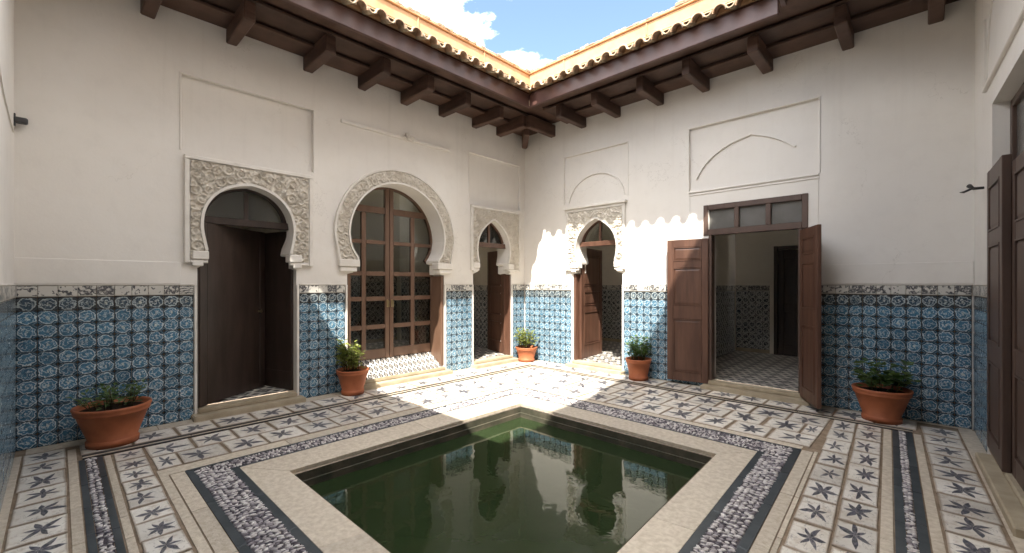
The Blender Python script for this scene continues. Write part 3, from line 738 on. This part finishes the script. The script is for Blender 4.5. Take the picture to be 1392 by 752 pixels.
# photographer's side, right
ye = -6.19
tiles(ZQ, -.60, -5.95, 5.108, 5.528, 2, .37); strip(ZQ, 'stone_slab', STONE, -1.87, -5.9, 4.982, 5.068, .9); strip(ZQ, 'stone_slab', STONE, -1.84, -5.9, 5.071, 5.102, .6)
strip(ZQ, 'stone_slab', STONE, -.60, ye, 5.534, 5.598, .6); strip(ZQ, 'dark_slab', DARK, -.60, ye, 5.602, 5.656, .55, .001); strip(ZQ, 'dark_slab', DARK, -.60, ye, 5.702, 5.757, .55, .001)
strip(ZQ, 'stone_slab', STONE, -.60, ye, 5.761, 5.820, .6); tiles(ZQ, -.20, -6.4, 5.828, 6.112, 1, .33); strip(ZQ, 'stone_slab', STONE, -.06, -6.7, 6.118, 6.24, .9)
# pebble bands: dark edging, mortar bed, pebbles
def ringq(o0, o1):
    """mitred quads of a ring; o = (xL, yR, yP, xQ0) offsets of outer and inner edge"""
    P = lambda o: [(o[0], o[1]), (o[0], o[2]), (QX(o[3], o[2]), o[2]), (QX(o[3], o[1]), o[1])]
    a, b = P(o0), P(o1); return [[a[i], a[(i+1) % 4], b[(i+1) % 4], b[i]] for i in range(4)]
rO = (1.595, -1.865, -5.822, 4.978); r1 = (1.632, -1.900, -5.770, 4.921); r2 = (1.808, -2.170, -5.560, 4.741); r3 = (1.845, -2.205, -5.503, 4.687); r4 = (2.21, -2.52, -5.245, 4.43)
def ring(name, mat, a, b, zt, cut, gap=.002):
    for q in ringq(a, b):
        L = (Vector(q[1])-Vector(q[0])).length; n = max(1, round(L/cut))
        for i in range(n):
            f0, f1 = i/n, (i+1)/n; l = lambda p, r, t: (p[0]+(r[0]-p[0])*t, p[1]+(r[1]-p[1])*t)
            c = [l(q[0], q[1], f0), l(q[0], q[1], f1), l(q[3], q[2], f1), l(q[3], q[2], f0)]
            cen = (sum(p[0] for p in c)/4, sum(p[1] for p in c)/4)
            c = [(p[0]+(cen[0]-p[0])*gap, p[1]+(cen[1]-p[1])*gap) for p in c]
            ar = sum(c[k][0]*c[(k+1) % 4][1]-c[(k+1) % 4][0]*c[k][1] for k in range(4))
            quadslab(name, mat, c if ar > 0 else c[::-1], zt+rnd.uniform(-.0006, .0006))
ring('dark_slab', DARK, rO, r1, .001, .7); ring('dark_slab', DARK, r2, r3, .001, .7); ring('mortar_bed', PEBBED, r1, r2, -.002, 4)
ICO = bmesh.new(); bmesh.ops.create_icosphere(ICO, subdivisions=1, radius=1); IV = [v.co.copy() for v in ICO.verts]; IF = [tuple(v.index for v in f.verts) for f in ICO.faces]; ICO.free()
def pebbles(quads, step_s, step_d, a, b, name='pebbles', elong=1.0):
    m = MB()
    for q in quads:
        q = [Vector(p) for p in q]; e = q[1]-q[0]; L = e.length; dirv = e/L; w = (q[3]-q[0]).length
        n = int(L/step_s); Wd = abs((q[3]-q[0]).cross(dirv)) ; k = max(1, round(Wd/step_d))
        for i in range(n+1):
            for j in range(k):
                t = (i+rnd.uniform(-.3, .3)+(.5 if j % 2 else 0))/n; s = (j+.5+rnd.uniform(-.22, .22))/k
                if not 0 <= t <= 1: continue
                p = q[0].lerp(q[1], t).lerp(q[3].lerp(q[2], t), s)
                ang = math.atan2(dirv.y, dirv.x)+math.pi/2+rnd.gauss(.0, .42); ca, sa = math.cos(ang), math.sin(ang)
                A_, B_, C_ = a*rnd.uniform(.75, 1.2), b*rnd.uniform(.75, 1.2), .0075*rnd.uniform(.6, 1.2)
                m.add([(p.x+v.x*A_*ca-v.y*B_*sa, p.y+v.x*A_*sa+v.y*B_*ca, .0005+v.z*C_) for v in IV], IF)
    o = m.build(name, PEBBLE, flr, smooth=True); o['kind'] = 'stuff'
pebbles(ringq(r1, r2), .0205, .034, .023, .0100)
nb = [ZP.q(.70, 5.75, -6.366, -6.302), ZQ.q(ye, -.60, 5.658, 5.700)]
for q in nb: quadslab('mortar_bed', PEBBED, q, -.002)
pebbles([[q[0], q[1], q[2], q[3]] for q in nb[:1]], .019, .026, .019, .0085)
qq = nb[1]; pebbles([[qq[1], qq[2], qq[3], qq[0]] if (Vector(qq[1])-Vector(qq[0])).length < 1 else qq], .019, .024, .018, .0085)
# coping and basin
ring('coping_stone', STONE, r3, r4, .004, 1.35, .0012)
ps = MB(); c = [(PX0+.03, PY1-.03), (PX0+.03, PY0+.03), (px_n-.03, PY0+.03), (px_f-.03, PY1-.03)]
for i in range(4):
    (ax, ay), (bx, by) = c[i], c[(i+1) % 4]; ps.add([(ax, ay, -.028), (bx, by, -.028), (bx, by, -1.0), (ax, ay, -1.0)], [(0, 1, 2, 3)])
ps.add([(x, y, -1.0) for x, y in c], [(0, 1, 2, 3)]); ps.build('basin_wall', POOLW, flr)
lg = MB()
for i in range(4):
    (ax, ay), (bx, by) = c[i], c[(i+1) % 4]; cx_, cy_ = sum(p[0] for p in c)/4, sum(p[1] for p in c)/4
    s_ = lambda p, k: (p[0]+(.02 if p[0] < cx_ else -.02)*k, p[1]+(.02 if p[1] < cy_ else -.02)*k)
    a2, b2 = s_((ax, ay), 1), s_((bx, by), 1)
    lg.add([(ax, ay, -.095), (bx, by, -.095), (*b2, -.095), (*a2, -.095), (*b2, -.30), (*a2, -.30)], [(0, 1, 2, 3), (3, 2, 4, 5)])
lg.build('basin_ledge', POOLW, flr)
wv = [(PX0+.03, PY0+.03), (px_n-.03, PY0+.03), (px_f-.03, PY1-.03), (PX0+.03, PY1-.03)]
wt = MB().add([(x, y, -.15) for x, y in wv], [(0, 1, 2, 3)]).build('water', WATER); tag(wt, kind='structure')
gd = MB().add([(-300, -300, -1.3), (300, -300, -1.3), (300, 300, -1.3), (-300, 300, -1.3)], [(0, 1, 2, 3)]).build('ground', GROUT); tag(gd, kind='structure')
# thresholds
def threshold(M, x0, x1, name='stone_threshold'):
    for wl in (M,):
        b = MB(); b.box(x0-.06, x1+.06, -.175, .02, -.02, .055); b.box(x0+.002, x1-.002, -.05, .10, .056, .105); b.build(name, SILL, wl, bevel=.010, seg=2)
threshold(Lw, -5.452, -4.398); threshold(Lw, -3.718, -2.022); threshold(Lw, -1.38, -.39); threshold(Rw, 1.20, 2.206); threshold(Rw, 3.60, 4.79)
b = MB(); b.box(1.07, 2.6, -.11, .10, -.02, .06); b.box(1.003, 2.347, -.02, .34, .061, .10); b.build('stone_threshold', SILL, Qw, bevel=.010)

# ================================================================== ROOMS behind the openings
def room(M, x0, x1, y0, y1, zf, zc, dads, floor_mat=LATT, light=.30, ext=.2):
    rm = empty('room', M, None, None, None, 'structure')
    b = MB()
    b.add([(x0, y0, zf-.1), (x0, y1, zf-.1), (x0, y1, zc), (x0, y0, zc)], [(0, 1, 2, 3)]); b.add([(x1, y0, zf-.1), (x1, y1, zf-.1), (x1, y1, zc), (x1, y0, zc)], [(0, 1, 2, 3)])
    b.add([(x0, y1, zf-.1), (x1, y1, zf-.1), (x1, y1, zc), (x0, y1, zc)], [(0, 1, 2, 3)]); b.add([(x0, y0, zc), (x1, y0, zc), (x1, y1-light, zc), (x0, y1-light, zc)], [(0, 1, 2, 3)])
    # unseen ceiling slot and deep plastered shaft, added to brighten the room
    for (ax, ay, bx, by) in ((x0, y1-light, x1, y1-light), (x0, y1, x1, y1), (x0, y1-light, x0, y1), (x1, y1-light, x1, y1)):
        b.add([(ax, ay, zc), (bx, by, zc), (bx, by, zc+1.9), (ax, ay, zc+1.9)], [(0, 1, 2, 3)])
    b.build('room_wall', ROOMPL, rm)
    MB().add([(x0, y0-ext, zf), (x1, y0-ext, zf), (x1, y1, zf), (x0, y1, zf)], [(0, 1, 2, 3)]).build('room_floor', floor_mat, rm)
    for (a, c) in dads:                                                  # tile dado on the far wall and both ends
        me = tile_mesh('wall_tile', .125, .125, AZULIN); n = int((c-a)/.125)
        o = join_tiles('wall_tiles', me, [(a+i*.125, zf+j*.125) for i in range(n) for j in range(10)], rm); o.location.y = y1-.001
        o = join_tiles('border_tiles', tile_mesh('border_tile', .125, .11, BORDER, .016), [(a+i*.125, zf+1.252) for i in range(n)], rm); o.location.y = y1-.001
        box('skirting', SILL, rm, a, a+n*.125, y1-.022, y1-.002, zf-.02, zf+.07, .003)
    for (xx, sg) in ((x0, 1), (x1, -1)):
        me = tile_mesh('wall_tile', .125, .125, AZULIN); n = int((y1-y0-.06)/.125)
        for mm, zz in ((me, [zf+j*.125 for j in range(10)]), (tile_mesh('border_tile', .125, .11, BORDER, .016), [zf+1.252])):
            o = join_tiles('wall_tiles' if len(zz) > 1 else 'border_tiles', mm, [(i*.125, z) for i in range(n) for z in zz], rm)
            o.rotation_euler = (0, 0, math.pi/2 if sg > 0 else -math.pi/2); o.location = (xx+sg*.001, y0+.04 if sg > 0 else y0+.04+n*.125, 0)
    return rm
room(ML, -6.6, -4.31, .302, 2.6, .108, 3.3, [(-6.6, -4.4)], light=.06)
room(ML, -4.29, -1.46, .302, 2.3, .30, 3.6, [(-4.28, -1.5)], ext=-.034, light=.42)
room(ML, -1.44, -.02, .302, 2.4, .108, 3.3, [(-1.43, -.05)])
room(MR, -.4, 2.95, .302, 2.75, .108, 3.3, [(-.39, 2.9)])
r5 = room(MR, 2.98, 6.6, .302, 3.3, .108, 3.3, [(2.99, 3.62), (5.2, 6.5)])
room(MQ, .6, 3.2, .352, 2.4, .10, 3.4, [(.6, 3.1)])
# inner doorway of the room behind the double door
idr = empty('door', MR @ T((3.70, 3.28, .11)), 'dark inner doorway at the back of the room behind the double door', 'door')
fr = MB(); fr.box(0, .07, -.05, .0, 0, 2.13); fr.box(1.13, 1.2, -.05, .0, 0, 2.13); fr.box(.071, 1.129, -.048, .0, 2.06, 2.128); fr.build('door_frame', DOORD, idr, bevel=.004)
leaf(idr, (.075, -.02), 0.0, .38, 2.05, DOORD, [(.2, .85), (1.0, 1.9)], 1, .03)
gp = MB(); gp.box(.46, .50, -.04, -.01, 0, 2.05); gp.box(.50, 1.12, -.035, -.012, 1.50, 1.55); gp.box(.50, 1.12, -.035, -.012, .82, .87); gp.build('sash', DOORM, idr, bevel=.003)
box('pane', FROST, idr, .50, 1.12, -.022, -.016, 0.01, 2.05, 0)
tl = MB(); tl.box(.52, .80, -.045, -.036, 1.57, 1.59); tl.build('push_bar', BRASS, idr)
# sloping tiled sill in front of the glazed screen of the big arch
MB().add([(-3.716, -.01, .108), (-2.024, -.01, .108), (-2.024, .335, .330), (-3.716, .335, .330)], [(0, 1, 2, 3)]).build('tiled_sill', LATT2, Lw)

# ================================================================== DOORS
# dark door in the big carved frame at the left
d1 = empty('door', ML @ T((U1, .30, .108)), 'dark brown door standing ajar in the largest carved frame, near the left pot', 'door')
box('door_frame', DOORD, d1, -.55, -.505, -.30+.005, .03, 0, 1.575, .005); box('door_frame', DOORD, d1, .505, .55, -.30+.10, .03, 0, 1.575, .005)
lf = leaf(d1, (-.515, -.285), math.atan2(.64, .86), 1.06, 2.085, DOORD, [], 1, .045, .006, .10)
hb = MB(); hb.tube([(.93, -.024, 1.02), (.93, -.055, 1.02)], .012, 10); hb.tube([(.93, -.055, 1.02), (.93, -.066, 1.02)], .02, 10); hb.build('door_knob', BRASS, lf)
rp = MB(); rp.prism([(.345, .375), (.50, -.19), (.535, -.19), (.38, .375)], .0, 2.085); rp.build('door_lining', DOORD, d1, bevel=.004)
rp = MB(); rp.prism([(.340, .36), (.492, -.185), (.496, -.185), (.345, .36)], .10, .24); rp.build('lining_rail', DOORD, d1)
fanlight(d1, 0, [(w, z-.108) for w, z in H_KEY], 2.135, -.12, DOORD)
# glazed screen of the big arch
d2 = empty('glazed_door', ML @ T((U2, .34, .33)), 'brown gridded double glass door filling the big round horseshoe arch', 'door')
z0 = .33
st = MB()
for x in (-.86, .80): st.box(x, x+.06, -.028, .028, 0, 2.80)
for x0_, x1_ in ((-.075, -.004), (.004, .075)): st.box(x0_, x1_, -.030, .030, 0, 2.80)
st.build('stile', DOORG, d2, bevel=.005)
st = MB()
for x in (-.435, .435): st.box(x-.036, x+.036, -.026, .026, .152, 2.27)
st.build('mullion', DOORG, d2, bevel=.004)
RZ = [(.004, .150), (.465, .535), (.905, .975), (1.295, 1.365), (1.79, 1.85), (2.275, 2.375)]
for (a, bb) in RZ:
    rl = MB()
    for s in (-1, 1):
        if a < .01 or a > 2.2: rl.box(s*.077, s*.799, -.027, .027, a, bb)
        else: rl.box(s*.077, s*.398, -.027, .027, a, bb); rl.box(s*.472, s*.799, -.027, .027, a, bb)
    rl.build('rail', DOORG, d2, bevel=.004)
for s in (-1, 1):
    for (a, bb), (c_, dd) in zip(RZ, RZ[1:]):
        for (p, q) in ((.076, .399), (.471, .80)): MB().box(s*p, s*q, -.004, .002, bb+.001, c_-.001).build('pane', GLASS, d2)
    MB().box(s*.076, s*.80, -.004, .002, 2.376, 2.80).build('pane', GLASS, d2)
MB().ribbon([((a-U2)*.965, z0*0+BIGC-.33+(z-BIGC)*.965) for a, z in full(U2, H_BIG)], .08, -.036, .022).build('arched_frame', DOORG, d2)
for s in (-1, 1):
    box('jamb_post', DOORG, d2, s*.790, s*.842, -.335, -.04, -.215, 1.30, .006)
hh = MB()
for s in (-1, 1):
    hh.box(s*.028, s*.052, -.036, -.030, .80, .92); hh.tube([(s*.04, -.034, .90), (s*.04, -.075, .90), (s*.04+s*.0, -.078, .80)], .008, 8)
hh.build('handle', BRASS, d2)
# small arch near the corner, door folded inwards
d3 = empty('door', ML @ T((U3, .10, .108)), 'brown door opened inwards in the small pointed arch left of the corner', 'door')
box('door_frame', DOORW, d3, .455, .492, -.09, .05, 0, 1.57, .005)
leaf(d3, (.46, .03), math.atan2(.70, .17)-.06, .76, 2.06, DOORW, [(.22, .62), (.76, 1.22), (1.34, 1.92)], 1, .045, .004, .10)
fanlight(d3, 0, [(w, z-.108) for w, z in H_PNT], 2.12, .02, DOORW)
box('door_lining', DOORD, d3, -.492, -.455, .06, .19, 0, 1.57, .005)
# small arch right of the corner
d4 = empty('door', MR @ T((U4, .10, .108)), 'reddish brown door opened inwards in the sunlit arch right of the corner', 'door')
leaf(d4, (-.435, .03), math.radians(97), .88, 2.06, DOORW, [(.24, .86), (.98, 1.24), (1.34, 1.92)], 1, .05, .004, .11)
box('door_frame', DOORW, d4, -.500, -.450, -.085, .03, 0, 1.57, .006); box('door_frame', DOORW, d4, .465, .500, -.02, .06, 0, 1.57, .006)
fanlight(d4, 0, [(w, z-.108) for w, z in H_PNT2], 2.105, .03, DOORW)
# open double door with three-light transom
d5 = empty('double_door', MR @ T((4.17, .06, .108)), 'brown panelled double door wide open under a three pane transom', 'door')
tf = MB(); tf.box(-.64, -.575, -.075, .03, 2.095, 2.535); tf.box(.575, .64, -.075, .03, 2.095, 2.535); tf.box(-.574, .574, -.073, .03, 2.46, 2.533); tf.box(-.574, .574, -.078, .03, 2.095, 2.18)
for x in (-.195, .195): tf.box(x-.03, x+.03, -.07, .025, 2.181, 2.459)
tf.build('transom_frame', DOORM, d5, bevel=.005)
for x0_, x1_ in ((-.574, -.226), (-.164, .164), (.226, .574)): box('pane', FROST, d5, x0_, x1_, -.022, -.015, 2.181, 2.459, 0)
box('door_jamb', DOORM, d5, -.57, -.525, -.07, .06, 0, 2.094, .005); box('door_jamb', DOORM, d5, .535, .58, -.07, .06, 0, 2.094, .005)
PAN = [(.13, .92), (1.12, 1.68), (1.78, 1.99)]
leaf(d5, (-.565, -.085), math.radians(180+9), .575, 2.10, DOORW, PAN, 1, .045, -.05, .085)
leaf(d5, (.575, -.085), math.radians(-63), .575, 2.10, DOORW, PAN, 1, .045, -.03, .085)
# door in the right hand wall
d6 = empty('door', MQ @ T((1.0, 0, .10)), 'tall dark door at the right edge, panelled leaf seen edge-on', 'door')
leaf(d6, (-.035, -.002), math.radians(-.5), .70, 2.36, DOORM, [(.14, .75), (.92, 1.72), (1.84, 2.22)], 1, .05, .0, .10)
leaf(d6, (1.34, .04), math.radians(180), .66, 2.30, DOORM, [(.14, .75), (.92, 1.72), (1.84, 2.20)], 1, .05, .0, .10)
tf = MB(); tf.box(.004, .07, .10, .17, 0, 2.93); tf.box(1.28, 1.346, .10, .17, 0, 2.93); tf.box(.071, 1.279, .102, .168, 2.87, 2.93); tf.box(.071, 1.279, .098, .168, 2.31, 2.39); tf.build('door_frame', DOORM, d6, bevel=.005)
box('pane', FROST, d6, .071, 1.279, .13, .136, 2.391, 2.869, 0)

# ================================================================== EAVES
def eave(M, name, label, x0, x1, d, rafters, tiles_from, tiles_to, fx0, fx1, with_tiles=True, px=(0, 0), drop=0.0, deck=(0, 0)):
    r = empty(name, M, label, 'roof')
    zs = 4.475; nb_ = 3; bw = (d-.04)/nb_
    for i in range(nb_):
        a, b_ = .002+i*bw, .002+(i+1)*bw-.006
        z_ = zs-.01+.05*i+drop
        box('soffit_board', EAVE, r, x0, x1, -b_, -a, z_, z_+.03, .004)
    for x in rafters:
        hw, j1 = .060+rnd.uniform(-.005, .005), rnd.uniform(-.012, .012)
        rb = MB(); rb.box(-hw, hw, -.71+rnd.uniform(-.025, .025), .03, 4.300+rnd.uniform(-.008, .008), 4.514)
        rb.v = [(a+x+b_*j1, b_, c_+(rnd.uniform(-.006, .006) if c_ < 4.4 else 0)) for a, b_, c_ in rb.v]
        rb.build('rafter', EAVE, r, bevel=.012)
    box('fascia', FASCIA, r, fx0, fx1, -d, -d+.05, 4.445, 4.655, .007)
    box('under_tile_board', CLAY_DARK, r, fx0+.01, fx1-.01, -d+.035, -d+.075, 4.60, 4.76, .003)
    box('roof_deck', CLAY_DARK, r, deck[0], deck[1], -d+.078, .25, 4.605, 4.78+drop, 0)
    if with_tiles:
        n = max(1, round((tiles_to-tiles_from)/.25)); pw = (tiles_to-tiles_from)/n
        def half_shell(cx, r0, up, z, y0, y1, t=.016, seg=10, rise=.05):
            m = MB(); vs = []; fs = []
            for (yy, zz) in ((y0, 0), (y1, rise)):
                for rr in (r0, r0-t):
                    for j in range(seg+1):
                        a = math.pi*j/seg; vs.append((cx+rr*math.cos(a), yy, z+zz+(1 if up else -1)*rr*math.sin(a)*1.08))
            s1 = seg+1
            for j in range(seg):
                fs += [(j, j+1, s1+j+1, s1+j), (2*s1+j, 2*s1+j+1, 3*s1+j+1, 3*s1+j), (j, j+1, 2*s1+j+1, 2*s1+j), (s1+j, s1+j+1, 3*s1+j+1, 3*s1+j)]
            m.add(vs, fs); return m
        for i in range(n):
            cx = tiles_from+(i+.5)*pw; jit = lambda s: rnd.uniform(-s, s)
            o = half_shell(cx, pw*.335, True, 4.640+jit(.006), -d-.165+jit(.012), -d+.10, rise=.10).build('cover_tile', TERRA, r, smooth=True)
            if i < n-1 or True:
                o = half_shell(cx+pw*.5, pw*.235, False, 4.682+jit(.005), -d-.175+jit(.012), -d+.10, rise=.10).build('pan_tile', CREAMLIP, r, smooth=True)
        # plastered parapet above the tiles with ribs, moulding and rough coping
        box('parapet', OCHRE, r, px[0], px[1], -d+.01, -d+.20, 4.70, 4.985, .01)
        fil = MB()
        for i in range(n):
            cx = tiles_from+(i+1)*pw; fil.add([(cx-pw*.30, -d-.155, 4.685), (cx+pw*.30, -d-.155, 4.685), (cx+pw*.42, -d-.06, 4.77), (cx-pw*.42, -d-.06, 4.77), (cx-pw*.42, -d+.03, 4.80), (cx+pw*.42, -d+.03, 4.80)], [(0, 1, 2, 3), (3, 2, 5, 4)])
        fil.build('mortar_fillet', OCHRE, r)
        sk = MB().add([(fx0+.05, -d-.125, 4.725), (fx1-.05, -d-.125, 4.725), (fx1-.05, -d+.012, 4.815), (fx0+.05, -d+.012, 4.815)], [(0, 1, 2, 3)]).build('mortar_bed', OCHRE, r)
        x = fx0+.7
        while x < fx1-.3: box('parapet_rib', OCHRE, r, x, x+.02, -d-.004, -d+.02, 4.82, 4.985, .005); x += rnd.uniform(.9, 1.5)
        box('parapet_moulding', OCHRE, r, px[0]+(.027 if px[0] > 0 else 0), px[1], -d-.015, -d+.20, 4.986, 5.006, .006)
        cb = MB(); x = px[0]+(.035 if px[0] > 0 else 0)
        while x < px[1]-.03:
            w = rnd.uniform(.05, .13); h_ = rnd.uniform(.022, .055); yo = rnd.uniform(-.015, .015); m = MB(); cb.box(x, min(x+w-.004, px[1]), -d-.01+yo, -d+.17, 5.004+rnd.uniform(0, .004), 5.01+h_); x += w
        o = cb.build('coping_bricks', COPE, r, bevel=.007); o['kind'] = 'stuff'
    return r
D1 = 1.10
rl = eave(ML, 'tiled_roof', 'dark timber eave with scalloped tiles and pinkish parapet over the three arches', -6.75, -.002, D1, [-6.62, -5.88, -5.12, -4.25, -3.50, -2.80, -2.08, -1.35, -.735], -6.0, -D1-.19, -6.05, -D1+.05, deck=(-7.1, .28), px=(-6.0, -.90))
rr_ = eave(MR, 'tiled_roof', 'dark timber eave with scalloped tiles and sunlit yellow parapet over the double door', D1-.04, 6.25, D1, [.735, 1.43, 2.12, 2.87, 3.56, 4.36, 5.21, 5.96], D1+.19, 4.78, D1+.001, 4.72, deck=(D1-.07, 6.6), px=(1.092, 4.69))
cb_ = MB(); q = .72; n45 = Matrix.Rotation(-math.pi/4, 4, 'Z')
cb_.v = []; cb_.box(0, .80, -.055, .055, 4.23, 4.473)
cb_.v = [tuple(n45 @ Vector(v)) for v in cb_.v]; cb_.build('corner_rafter', EAVE, rr_, bevel=.012)
ck = MB(); ck.box(D1-.02, D1+.010, -D1-.010, -D1+.02, 4.46, 4.56); ck.build('corner_cap', CREAMLIP, rr_, bevel=.012)
eave(MQ, 'tiled_roof', 'dark boarded eave crossing the top right corner', 1.115, 6.8, 1.53, [1.9, 2.7, 3.5, 4.3, 5.1], 0, 0, 1.12, 6.4, False, deck=(D1-.06, 6.9))
eave(MP, 'tiled_roof', 'dark boarded eave over the wall at the left edge', -6.3, -1.115, .44, [], 0, 0, -6.4, -1.112, False, .021, deck=(-6.6, .3))
# parapets of the two near sides (out of frame)
box('parapet', OCHRE, [o for o in S.objects if o.get('label', '').startswith('dark boarded eave crossing')][0], 1.2, 6.3, -1.50, -1.3, 4.785, 5.04, .01)
box('parapet', OCHRE, [o for o in S.objects if o.get('label', '').startswith('dark boarded eave over')][0], -6.4, .3, -.44, -.2, 4.81, 5.04, .01)

# ================================================================== SMALL FITTINGS
lp = empty('wall_lamp', MP @ T((-.06, -.0, 2.955)), 'small dark grey lamp box fixed high on the wall at left edge', 'lamp')
b = MB(); b.prism([(-.03, -.085), (.03, -.085), (.03, 0), (-.03, 0)], -.026, .026); b.build('housing', GREYP, lp, bevel=.010); box('bracket', GREYP, lp, -.02, .02, -.012, -.0005, -.055, .055, .003)
nest = MB()
for i in range(34):
    c = Vector((max(-.09, min(.09, rnd.gauss(0, .05))), -.03+rnd.gauss(0, .012), max(-.04, min(.04, rnd.gauss(0, .022))))); s = rnd.uniform(.010, .028)
    nest.add([(c.x+v.x*s*rnd.uniform(.7, 1.4), c.y+v.y*s, c.z+v.z*s*rnd.uniform(.6, 1.2)) for v in IV], IF)
for i in range(9):
    a = Vector((rnd.gauss(-.03, .05), -.03, rnd.gauss(0, .02))); nest.tube([a, a+Vector((rnd.gauss(0, .04), -.03, rnd.uniform(-.10, .07)))], .004, 5)
no = nest.build('plaster_clump', STUCCO_L); no.matrix_world = ML @ T((-2.73, -.012, 3.79)); tag(no, 'small crumbling plaster clump stuck on the thin ledge above the big arch', 'clump')
hk = MB(); hk.tube([(0, -.002, 0), (0, -.07, .0), (.05, -.10, .02), (.10, -.085, -.01)], [.012, .014, .02, .008], 8); hk.tube([(0, -.06, .0), (-.06, -.10, .035), (-.11, -.09, .05)], [.012, .012, .004], 8); hk.tube([(.02, -.08, 0), (-.03, -.13, -.02), (-.09, -.15, -.01)], [.010, .010, .004], 8)
hko = hk.build('iron_hook', IRON, smooth=True); hko.matrix_world = MQ @ T((.60, 0, 2.39)); tag(hko, 'black iron hook on the white wall beside the door at the right edge', 'hook')

# ================================================================== POTTED PLANTS
def potted(name, label, x, y, R, H, base, leafm, style, seed, oval=1.0, rz=0.0):
    rg = random.Random(seed)
    r = empty(name, T((x, y, .006)) @ Matrix.Rotation(rz, 4, 'Z'), label, 'potted plant', 'terracotta pots along the courtyard walls')
    rb = R*base; prof = [(0, .012), (rb*.98, .012), (rb*1.10, .0), (rb*1.12, .045), (rb*1.06, .06), (rb*1.04, .062), (R*.90, H*.80), (R*.94, H*.815), (R*.965, H*.86), (R*.95, H*.875), (R*.985, H*.93), (R*1.0, H*.965), (R*.985, H), (R*.93, H), (R*.90, H*.95), (R*.86, H*.86), (0, H*.86)]
    m = MB(); m.lathe(prof, 44); m.v = [(a*oval, b, c) for a, b, c in m.v]; m.build('pot', POT, r, smooth=True)
    so_ = MB(); so_.lathe([(R*.885, H*.872), (R*.5, H*.905), (0.001, H*.915)], 24); so_.v = [(a*oval, b, c+rg.uniform(-.004, .004)) for a, b, c in so_.v]; so_.build('soil', SOIL, r, smooth=True)
    st = MB(); lv = MB(); z0 = H*.89
    def blade(p, d, ln, w, droop):
        d = d.normalized(); side = d.cross(Vector((rg.uniform(-.4, .4), rg.uniform(-.4, .4), 1))).normalized(); up = side.cross(d)
        a = p; b_ = p+d*ln*.5+up*ln*.06; c = p+d*ln+up*(-droop*ln)
        lv.add([a, b_+side*w, c, b_-side*w, b_-up*w*.35], [(0, 4, 1), (1, 4, 2), (0, 3, 4), (3, 2, 4)])
    if style['kind'] == 'bush':
        for i in range(style['n']):
            a = rg.uniform(0, 6.283); rad = R*.55*math.sqrt(rg.random()); p = Vector((rad*math.cos(a)*oval, rad*math.sin(a), z0))
            hgt = style['h']*rg.uniform(.5, 1.05); lean = style['lean']*rg.uniform(.2, 1)
            tip = p+Vector((math.cos(a)*lean, math.sin(a)*lean, hgt)); mid = p.lerp(tip, .5)+Vector((rg.uniform(-.02, .02), rg.uniform(-.02, .02), hgt*.06))
            st.tube([p, mid, tip], [.005, .0035, .0018], 5)
            for j in range(style['lv']):
                t = rg.uniform(.18, 1.0); q = p.lerp(mid, t*2) if t < .5 else mid.lerp(tip, t*2-1)
                b2 = rg.uniform(0, 6.283); d = Vector((math.cos(b2), math.sin(b2), rg.uniform(-.2, .9)))
                s = style['s']*rg.uniform(.65, 1.25); q = q+d.normalized()*s*rg.uniform(.1, .9); blade(q, d, s, s*style['w'], rg.uniform(-.1, .3))
    st.build('stem', STEM, r, smooth=True); f = lv.build('foliage', leafm, r); 
    return r
potted('potted_plant', 'wide terracotta bowl with sparse dark plant, on floor at far left', .36, -6.17, .285, .365, .60, LEAF_D, dict(kind='bush', n=19, h=.22, lean=.12, lv=15, s=.055, w=.28), 3)
potted('potted_plant', 'terracotta pot with upright yellowish leafy shrub, left of the glass door', .235, -3.75, .215, .335, .62, LEAF_Y, dict(kind='bush', n=17, h=.40, lean=.06, lv=26, s=.060, w=.42), 5)
potted('potted_plant', 'orange pot with bushy sunlit plant standing in the courtyard corner', .275, -.25, .215, .275, .66, LEAF_Y, dict(kind='bush', n=20, h=.37, lean=.09, lv=22, s=.055, w=.36), 8)
potted('potted_plant', 'terracotta pot with dark green bush, against the open left door leaf', 2.62, -.235, .200, .325, .66, LEAF_G, dict(kind='bush', n=21, h=.37, lean=.09, lv=26, s=.050, w=.38), 11)
potted('potted_plant', 'wide terracotta pot with loose green plant, right of the double door', 5.53, -.275, .262, .355, .60, LEAF_D, dict(kind='bush', n=11, h=.31, lean=.15, lv=13, s=.085, w=.58), 14)
bpy.context.view_layer.update()
